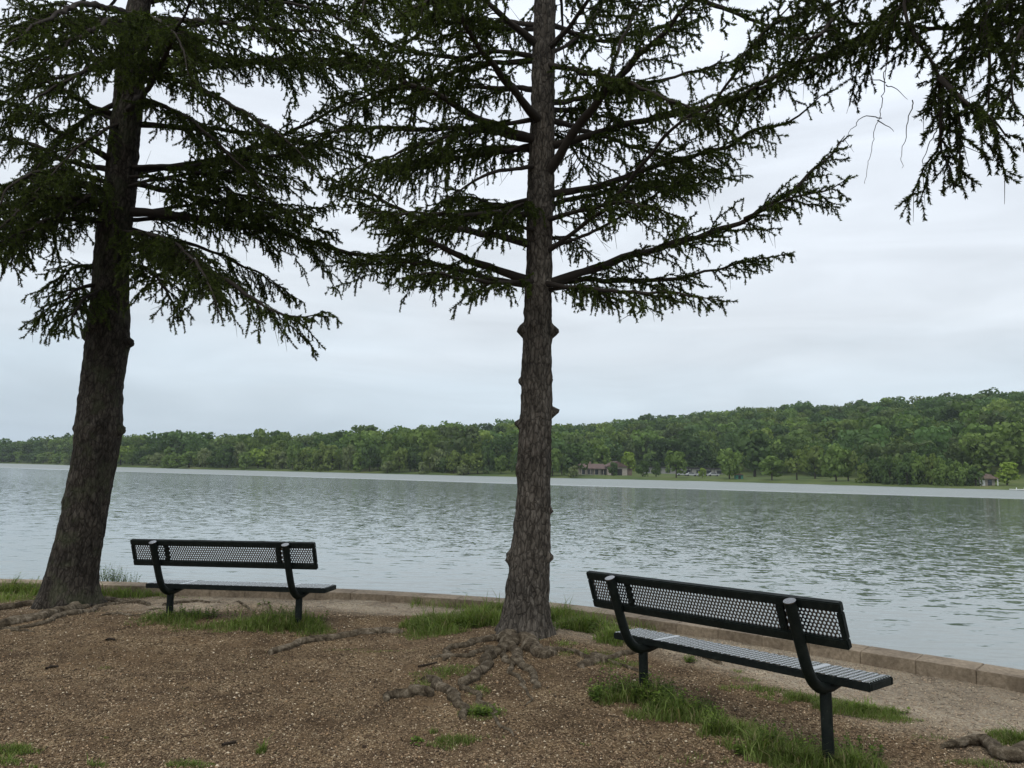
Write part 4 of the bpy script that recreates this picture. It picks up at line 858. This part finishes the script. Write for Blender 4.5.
def crown(n, seed, wid=.42, low=.12, lumps=11, size=.075, hgt_w=.5):
    """unit-height broadleaf crown out of leaf clumps; returns card verts (n,4,3), tint per card"""
    q = np.random.default_rng(seed); cen = []
    for k in range(lumps):
        z = q.uniform(low + .12, .86); rmax = wid * math.sin(math.pi * min(1, (z - low + .10) / (1.12 - low))) ** .6; a = k * 2.4 + q.random(); cen.append((rmax * .62 * math.cos(a), rmax * .62 * math.sin(a), z, q.uniform(.12, .21) * (1.1 if z < .7 else .85)))
    cen.append((0, 0, .5, .26)); cen.append((q.normal() * .04, q.normal() * .04, .82, .15)); cen = np.array(cen)
    li = q.integers(0, len(cen), n); d = q.normal(size=(n, 3)); d /= np.linalg.norm(d, axis=1)[:, None]; rr = q.uniform(.78, 1.1, n)
    p = cen[li, :3] + d * (cen[li, 3] * rr)[:, None] * np.array([1, 1, .85]); nrm = d + q.normal(size=(n, 3)) * .38; nrm /= np.linalg.norm(nrm, axis=1)[:, None]
    u = np.cross(nrm, q.normal(size=(n, 3))); u /= np.linalg.norm(u, axis=1)[:, None]; v = np.cross(nrm, u); s_ = size * q.uniform(.55, 1.3, n)[:, None]
    quad = np.stack([p - u * s_ - v * s_ * .6, p + u * s_ - v * s_ * .5, p + u * s_ * .7 + v * s_ * .7, p - u * s_ * .6 + v * s_ * .8], 1); tint = .72 + .22 * q.random(len(cen))[li] + .34 * q.random(n)
    return quad, tint
GREENS = np.array([(.066, .100, .028), (.052, .086, .030), (.080, .112, .030), (.046, .074, .026), (.098, .128, .034), (.072, .096, .038)])
# hillside wood: one mass of crowns
var = [crown(420, 50 + k, .50, .02, 7 + k % 4, .046) for k in range(10)]
VF, CF = [], []; nt_ = 0; Yr = 190.
while Yr < 1120:
    stp = 8.2 + Yr * .004; x0, x1 = Yr * (-260 - 512) / F, Yr * (1290 - 512) / F
    for X_ in np.arange(x0, x1, stp):
        x_ = X_ + rnd.uniform(-.45, .45) * stp; y_ = Yr + rnd.uniform(-.45, .45) * stp; px = x_ / y_ * F + 512; s_, rD = shore(px), ridgeD(px)
        setb = np.interp(px, [-900, 540, 575, 610, 840, 868, 968, 985, 1024], [14, 14, 45, 85, 62, 26, 22, 40, 36])
        if y_ < s_ + setb or y_ > rD + 45: continue
        # hide rows that cannot be seen behind the crest of the front wood on flat ground
        hh_ = 15.0 * rnd.uniform(.62, 1.22) * (1.12 if rnd.random() < .12 else 1); qd, tn = var[rnd.randrange(10)]; a = rnd.random() * 6.28; ca, sa_ = math.cos(a), math.sin(a)
        wd = rnd.uniform(.85, 1.15); q_ = qd * np.array([hh_ * wd, hh_ * wd, hh_]); z_ = float(terr(px, y_))
        q_ = np.stack([q_[..., 0] * ca - q_[..., 1] * sa_ + x_, q_[..., 0] * sa_ + q_[..., 1] * ca + y_, q_[..., 2] + z_], -1)
        q_ = q_.reshape(-1, 3); VF.append(q_); b_ = GREENS[rnd.choices(range(6), [4, 4, 3, 4, 2, 2])[0]] * rnd.uniform(1.0, 2.0); CF.append(np.repeat(tn, 4)[:, None] * b_); nt_ += 1
    Yr += stp * .95
VF = np.vstack(VF); CF = np.vstack(CF); fmesh('woodland', VF, np.arange(len(VF)).reshape(-1, 4), M['leaf'], colr=CF); tag(col.objects[-1], 'dense green deciduous woodland covering the hill across the lake', 'woodland', kind='stuff')
print('wood trees', nt_)
# individual lakeside trees (variants copied)
tints = {'green': (.125, .180, .050), 'dark': (.070, .110, .036), 'bright': (.21, .28, .055), 'grey': (.16, .19, .085), 'olive': (.135, .175, .048)}
protos = {}
M['far_trunk'] = mat('far_tree_bark', (.06, .05, .04), .9, .1)
def proto(kind, shape):
    key = (kind, shape)
    if key not in protos:
        sd = hash(shape) % 7 if False else {'round': 1, 'wide': 2, 'tall': 3, 'bush': 4, 'open': 5, 'thick': 6}[shape]
        a = dict(round=(.42, .16, 12, .052, 620), wide=(.55, .14, 14, .055, 680), tall=(.30, .10, 12, .05, 620), bush=(.50, -.06, 12, .06, 600), thick=(.58, -.42, 17, .055, 900), open=(.42, .2, 10, .045, 380))[shape]
        qd, tn = crown(a[4], sd * 13 + 5, a[0], a[1], a[2], a[3]); V = qd.reshape(-1, 3); c_ = np.repeat(tn, 4)[:, None] * np.array(tints[kind])
        r = empty('broadleaf_tree'); cr_ = fmesh('crown', V, np.arange(len(V)).reshape(-1, 4), M['leaf'], r, colr=c_)
        P = np.array([(0, 0, -.08), (.006, .002, .2), (-.004, .004, .4), (.0, 0, .62)]); v, f_ = tube_np(P, np.array([.032, .022, .017, .006]), 8)
        for k in range(5):
            aa = k * 1.3; v2, f2 = tube_np(np.array([(0, 0, .22 + .05 * k), (.10 * math.cos(aa), .10 * math.sin(aa), .33 + .05 * k), (.2 * math.cos(aa), .2 * math.sin(aa), .46 + .05 * k)]), np.array([.012, .008, .003]), 6); f_ = np.vstack([f_, f2 + len(v)]); v = np.vstack([v, v2])
        fmesh('trunk', v, f_, M['far_trunk'], r, smooth=True); protos[key] = [r, True]
    p = protos[key]
    if p[1]: p[1] = False; return p[0]
    c_ = p[0].copy(); col.objects.link(c_)
    for ch in list(p[0].children): d = ch.copy(); col.objects.link(d); d.parent = c_
    return c_
ORD = []
def far_tree(px, top, base, wpx, kind, shape, label, group=None, back=None):
    """px centre, pixel rows of crown top and foot, crown width in pixels"""
    Yd = shore(px) + (back if back is not None else 8); x_ = Yd * (px - 512) / F; z_ = float(terr(px, Yd)); hgt_ = H + (hor(px) - top) / F * Yd - z_
    o = proto(kind, shape); o.location = (x_, Yd, z_); o.rotation_euler = (0, 0, rnd.random() * 6.28); wb = {'round': .9, 'wide': 1.12, 'tall': .66, 'bush': 1.05, 'open': .9, 'thick': 1.1}[shape]
    sw = wpx / F * Yd / wb; o.scale = (sw, sw, hgt_); tag(o, label, 'tree', group); ORD.append((px, kind, shape, label, o)); return o
FT = [(578, 442, 474, 30, 'dark', 'round', 'tall dark tree on the lawn just left of the long brown-roofed house', 8), (604, 444, 473, 20, 'green', 'tall', 'slim green tree rising behind the long brown-roofed house', 46),
 (630, 451, 470, 15, 'bright', 'round', 'bright yellow-green tree behind the garage end of the brown-roofed house', 50), (614, 461, 475, 11, 'dark', 'bush', 'small dark bushy tree in front of the brown-roofed house', 12),
 (644, 460, 475, 16, 'dark', 'bush', 'dark round bush-like tree just right of the brown-roofed house', 12), (657, 461, 474, 10, 'dark', 'tall', 'small dark cone-shaped tree between the house and the light green lawn tree', 12),
 (677, 450, 477, 24, 'green', 'round', 'round light green tree alone on the lawn left of the parked cars', 10), (703, 467, 477, 9, 'bright', 'bush', 'small bright bush on the lawn in front of the parked cars', 12),
 (730, 447, 479, 29, 'green', 'wide', 'broad light green tree beside the small green shed', 10), (755, 429, 476, 44, 'dark', 'round', 'largest dark tree on the lawn, standing behind the smaller lakeside trees', 44),
 (772, 455, 480, 27, 'green', 'round', 'rounded green tree by the water right of the green shed', 8), (797, 447, 480, 25, 'olive', 'open', 'thin-crowned greyish tree on the lawn edge', 14),
 (815, 444, 478, 26, 'olive', 'round', 'olive tree among the lakeside trees right of the thin-crowned one', 34), (836, 442, 481, 34, 'green', 'wide', 'wide green tree left of the dense lakeside thicket', 12), (848, 450, 482, 22, 'olive', 'round', 'short olive tree touching the left end of the thicket', 16),
 (1006, 461, 487, 22, 'bright', 'tall', 'bright green tree just right of the small white cottage', 12), (1014, 428, 470, 50, 'green', 'wide', 'large pale green tree above the small white cottage, at the right edge', 60), (1040, 445, 488, 30, 'green', 'round', 'green tree at the right edge beyond the white dock', 14),
 (896, 437, 470, 30, 'grey', 'open', 'greyish blossoming tree on the slope above the thicket', 62)]
for q in FT: far_tree(*q[:6], q[6], None, q[7])
for k, px in enumerate(np.arange(864, 976, 8.5)):
    top = [462, 458, 456, 454, 455, 452, 450, 453, 452, 455, 457, 459, 461, 466][k % 14]; far_tree(px, top, 487, rnd.uniform(17, 23), rnd.choice(['olive', 'olive', 'green', 'dark']), 'thick', 'leaning olive-green waterside tree in the dense thicket left of the white cottage', 'thicket trees by the water', rnd.uniform(4, 9))
for px in np.arange(78, 572, 9.5):
    if 300 < px < 560 and rnd.random() < .12: continue
    top = np.interp(px, [78, 130, 200, 260, 340, 400, 480, 560], [452, 447, 446, 443, 444, 444, 446, 448]) + rnd.uniform(-4, 8)
    far_tree(px + rnd.uniform(-3, 3), top, 470, rnd.uniform(14, 24), rnd.choices(['green', 'dark', 'olive', 'grey', 'bright'], [5, 3, 4, 2, .3])[0], rnd.choice(['round', 'thick', 'bush', 'wide', 'thick']), 'green broadleaf tree in the row along the far bank left of the house', 'trees along the far bank', rnd.uniform(4, 12))
for px in (390, 425, 575, 466): far_tree(px, hor(px) - 6 - rnd.uniform(0, 6), 474, rnd.uniform(10, 16), 'grey', 'bush', {390: 'pale rounded bush at the water edge of the far bank', 425: 'light bush at the far water edge left of the middle trunk', 575: 'low grey-green bush at the left end of the lawn', 466: 'small grey-green bush on the far bank just left of the middle trunk'}[px], None, 2.5)
for px in np.arange(-40, 78, 8): far_tree(px, rnd.uniform(450, 454), 465, 16, rnd.choice(['green', 'dark', 'olive']), 'bush', 'hazy green tree on the most distant bank at the left edge', 'trees on the distant left bank', 8)

ordw = 'first second third fourth fifth sixth seventh eighth ninth tenth eleventh twelfth thirteenth fourteenth fifteenth sixteenth seventeenth eighteenth nineteenth twentieth'.split()
def ordn(k):
    if k < 20: return ordw[k] + ' from left'
    t_ = {2: 'twenty', 3: 'thirty', 4: 'forty', 5: 'fifty'}; a, b = divmod(k + 1, 10)
    return ({2: 'twentieth', 3: 'thirtieth', 4: 'fortieth', 5: 'fiftieth'}[a] if b == 0 else t_[a] + '-' + 'first second third fourth fifth sixth seventh eighth ninth'.split()[b - 1]) + ' from left'
cw = {'green': 'mid green', 'dark': 'dark green', 'bright': 'bright green', 'grey': 'greyish green', 'olive': 'olive green'}; sw_ = {'round': 'round-crowned', 'wide': 'broad-crowned', 'bush': 'low bushy', 'thick': 'dense leafy', 'tall': 'slim', 'open': 'thin-crowned'}
for gname, text in (('trees along the far bank', 'in far bank row'), ('thicket trees by the water', 'in waterside thicket by cottage'), ('trees on the distant left bank', 'on hazy left bank')):
    its = sorted([q for q in ORD if q[4].get('group') == gname], key=lambda q: q[0])
    for k, q in enumerate(its): q[4]['label'] = f'{cw[q[1]]} {sw_[q[2]]} tree, {ordn(k)} {text}'
# ---------------------------------------------------------------- buildings and cars on the far bank
M['wall_pale'] = mat('pale_siding', (.36, .32, .27), .85); M['wall_brown'] = mat('brown_siding', (.20, .15, .12), .85); M['roof_brown'] = mat('brown_shingle', (.11, .075, .065), .9); M['dark'] = mat('dark_opening', (.02, .02, .02), .8)
M['white'] = mat('white_paint', (.75, .75, .73), .6); M['roof_dark'] = mat('dark_roof', (.035, .035, .035), .8); M['glass'] = mat('window_glass', (.03, .035, .04), .15, .5); M['green_paint'] = mat('green_paint', (.04, .16, .11), .6)
M['concrete'] = mat('pale_concrete', (.24, .24, .22), .9)
for k_ in ('roof_brown', 'wall_pale', 'wall_brown'):
    g = G(M[k_]); b0 = tuple(g.b.inputs['Base Color'].default_value)[:3]; g.l(g.ramp(g.noise(g.pos(), 1.5, 5), [(.3, tuple(.75 * q for q in b0)), (.7, tuple(1.2 * q for q in b0))]), g.b.inputs['Base Color'])
def far_pt(px, back): Yd = shore(px) + back; return (Yd * (px - 512) / F, Yd, float(terr(px, Yd)))
# long house
L0 = far_pt(597, 22); u_ = L0[1] / F    # metres per pixel there
hz = tag(empty('lake_house', L0, (0, 0, R(4))), 'long low brown-roofed house with a porch and a gabled garage end on the far lawn', 'house')
MB().box((-10 * u_ * 1.6, 0, -1), (8 * u_ * 1.2, 8, 2.5)).build('wall', M['wall_pale'], hz)
MB().prism([(-1.6, 2.35), (4, 4.3), (9, 2.5)], -17 * u_, 10 * u_, 0).build('roof', M['roof_brown'], hz)
for k in range(6):
    MB().box((-15 * u_ + k * 1.7, -1.3, -1), (-15 * u_ + k * 1.7 + .22, -1.08, 2.4)).build('porch_post', M['wall_pale'], hz)
for k in range(4): f_ = MB().box((-14.2 * u_ + k * 2.6, -.06, .1), (-14.2 * u_ + k * 2.6 + 1.3, -.01, 2.0)).build('window', M['glass'], hz)
for k in range(4): MB().box((-14.2 * u_ + k * 2.6 - .08, -.04, .02), (-14.2 * u_ + k * 2.6 + 1.38, -.012, .1)).build('window_sill', M['white'], hz)
MB().box((10.4 * u_, -3, -1), (30 * u_, 7, 3.4)).build('garage_wall', M['wall_pale'], hz)
MB().prism([(9 * u_, 3.2), (20 * u_, 5.4), (31.5 * u_, 3.2)], -3.6, 7.6, 1).build('garage_roof', M['roof_brown'], hz)
MB().box((14 * u_, -3.06, -1), (25 * u_, -3.01, 2.4)).build('garage_door', M['dark'], hz)
MB().box((30.1 * u_, -1, -1), (36 * u_, 5, 2.4)).build('lean_to', M['wall_brown'], hz); MB().box((30.1 * u_, -1.4, 2.41), (36.6 * u_, 5.4, 2.65)).build('lean_to_roof', M['roof_brown'], hz)
MB().box((-5 * u_, 3.2, 3.6), (-3.4 * u_, 4.2, 5.1)).build('chimney', M['wall_brown'], hz)
# cottage
L1_ = far_pt(985, 8); u_ = L1_[1] / F
ct = tag(empty('cottage', L1_, (0, 0, R(-10))), 'small white cottage with a brown gable roof at the right by the water', 'cottage')
MB().box((-7.5 * u_, 0, -.8), (8 * u_, 4.5, 1.7)).build('wall', M['wall_pale'], ct)
MB().prism([(1 * u_ - 2.7, 1.75), (1 * u_, 3.1), (1 * u_ + 2.9, 1.75)], -1.2, 4.9, 1).build('porch_roof', M['roof_brown'], ct)
MB().prism([(1 * u_ - 2.3, 1.76), (1 * u_, 2.95), (1 * u_ + 2.4, 1.76)], -1.26, -1.21, 1).build('gable', M['wall_brown'], ct)
MB().prism([(.9, 1.91), (2.6, 3.0), (5, 1.91)], -9 * u_, 9 * u_, 0).build('roof', M['roof_brown'], ct)
MB().box((1.5 * u_, -.06, -.2), (5.2 * u_, -.01, 1.5)).build('window', M['glass'], ct); MB().box((-4 * u_, -.06, -.7), (-1 * u_, -.01, 1.4)).build('door', M['white'], ct)
for q in (-1.9, 2.4): MB().box((q, -1.15, -.8), (q + .16, -1.0, 1.75)).build('porch_post', M['white'], ct)
# dock
L2_ = far_pt(1018, 0.5); dk = tag(empty('dock', L2_, (0, 0, R(8))), 'low white dock at the right edge of the far bank', 'dock')
MB().box((-2.6, -1.6, .12), (5, .4, .28)).build('deck', M['white'], dk)
for q in (-2.2, 0, 2.2, 4.4): MB().box((q, -1.5, -.9), (q + .14, -1.36, .7)).build('post', M['white'], dk)
# picnic shelter
L3 = far_pt(697, 44); sh = tag(empty('picnic_shelter', L3), 'open shelter with a flat dark roof behind the parked cars', 'shelter')
MB().box((-7, 0, 2.6), (8, 6, 2.9)).build('roof', M['roof_dark'], sh)
for q in (-6.6, -2, 2.8, 7.3):
    for y_ in (.3, 5.5): MB().box((q, y_, -.5), (q + .25, y_ + .25, 2.6)).build('post', M['roof_dark'], sh)
# long pale building far behind the trees
L4 = far_pt(662, 66); lb = tag(empty('long_building', L4), 'long pale flat-roofed building behind the small dark trees right of the house', 'building')
MB().box((-9, 0, -1), (34, 6, 2.6)).build('wall', M['concrete'], lb); MB().box((-9.5, -.5, 2.61), (34.5, 6.5, 3.0)).build('roof', M['roof_dark'], lb)
for q in range(9): MB().box((-7 + q * 4.5, -.06, .5), (-5 + q * 4.5, -.01, 1.8)).build('window', M['glass'], lb)
# small green shed
L5 = far_pt(740, 10); gs = tag(empty('green_shed', L5), 'tiny green shed by the water right of the broad light green tree', 'shed')
MB().box((-1.3, 0, -.6), (1.3, 2, 1.4)).build('wall', M['green_paint'], gs); MB().prism([(-1.55, 1.38), (0, 2.0), (1.55, 1.38)], -.3, 2.3, 1).build('roof', M['roof_brown'], gs); MB().box((-.4, -.05, -.5), (.4, -.01, 1.1)).build('door', M['dark'], gs)
# cars
def car():
    r = empty('parked_car'); prof = [(-2.2, .35), (-2.2, .85), (-1.5, 1.0), (-.9, 1.45), (.75, 1.48), (1.35, 1.0), (2.1, .85), (2.2, .35)]
    M['silver'] = mat('silver_car_paint', (.38, .39, .40), .35)
    b = MB().prism(prof, -.85, .85, 1).build('body', M['silver'], r, bevel=.05)
    MB().prism([(-1.32, 1.02), (-.85, 1.38), (.68, 1.40), (1.15, 1.02)], -.865, .865, 1).build('window', M['glass'], r)
    for x_ in (-1.35, 1.35):
        for y_ in (-.87, .67): MB().tube([(x_, y_, .33), (x_, y_ + .2, .33)], .33, 16).build('wheel', M['roof_dark'], r)
    return r
cr0 = car()
for k, (px, bk, rz, lab) in enumerate([(692, 30, 0, 'pale silver parked car under the left end of the dark-roofed shelter'), (703, 30, 8, 'pale silver parked car just left of the small bright lawn bush, second from left'), (683, 34, -6, 'pale silver parked car half hidden by the round light green lawn tree'), (714, 36, 0, 'pale silver parked car right of the small bright lawn bush')]):
    o = cr0 if k == 0 else cr0.copy()
    if k:
        col.objects.link(o)
        for ch in list(cr0.children): d = ch.copy(); col.objects.link(d); d.parent = o
    o.location = far_pt(px, bk); o.rotation_euler = (0, 0, R(rz)); tag(o, lab, 'car', 'cars parked on the far bank')
# ---------------------------------------------------------------- haze
HAZE = 0.00016
b = MB().box((-3200, -900, -2.5), (3200, 3400, 130)); hzm = bpy.data.materials.new('haze_air'); hzm.use_nodes = True; t = hzm.node_tree; t.nodes.clear()
o_ = t.nodes.new('ShaderNodeOutputMaterial'); v_ = t.nodes.new('ShaderNodeVolumePrincipled'); v_.inputs['Color'].default_value = (.80, .88, .96, 1); v_.inputs['Density'].default_value = HAZE; v_.inputs['Anisotropy'].default_value = .2
t.links.new(v_.outputs[0], o_.inputs['Volume'])
hz_ = b.build('haze', hzm); tag(hz_, kind='stuff', label='thin pale blue air over the lake', cat='haze')
C.cycles.volume_bounces = 0; C.cycles.max_bounces = 8; C.cycles.transparent_max_bounces = 8
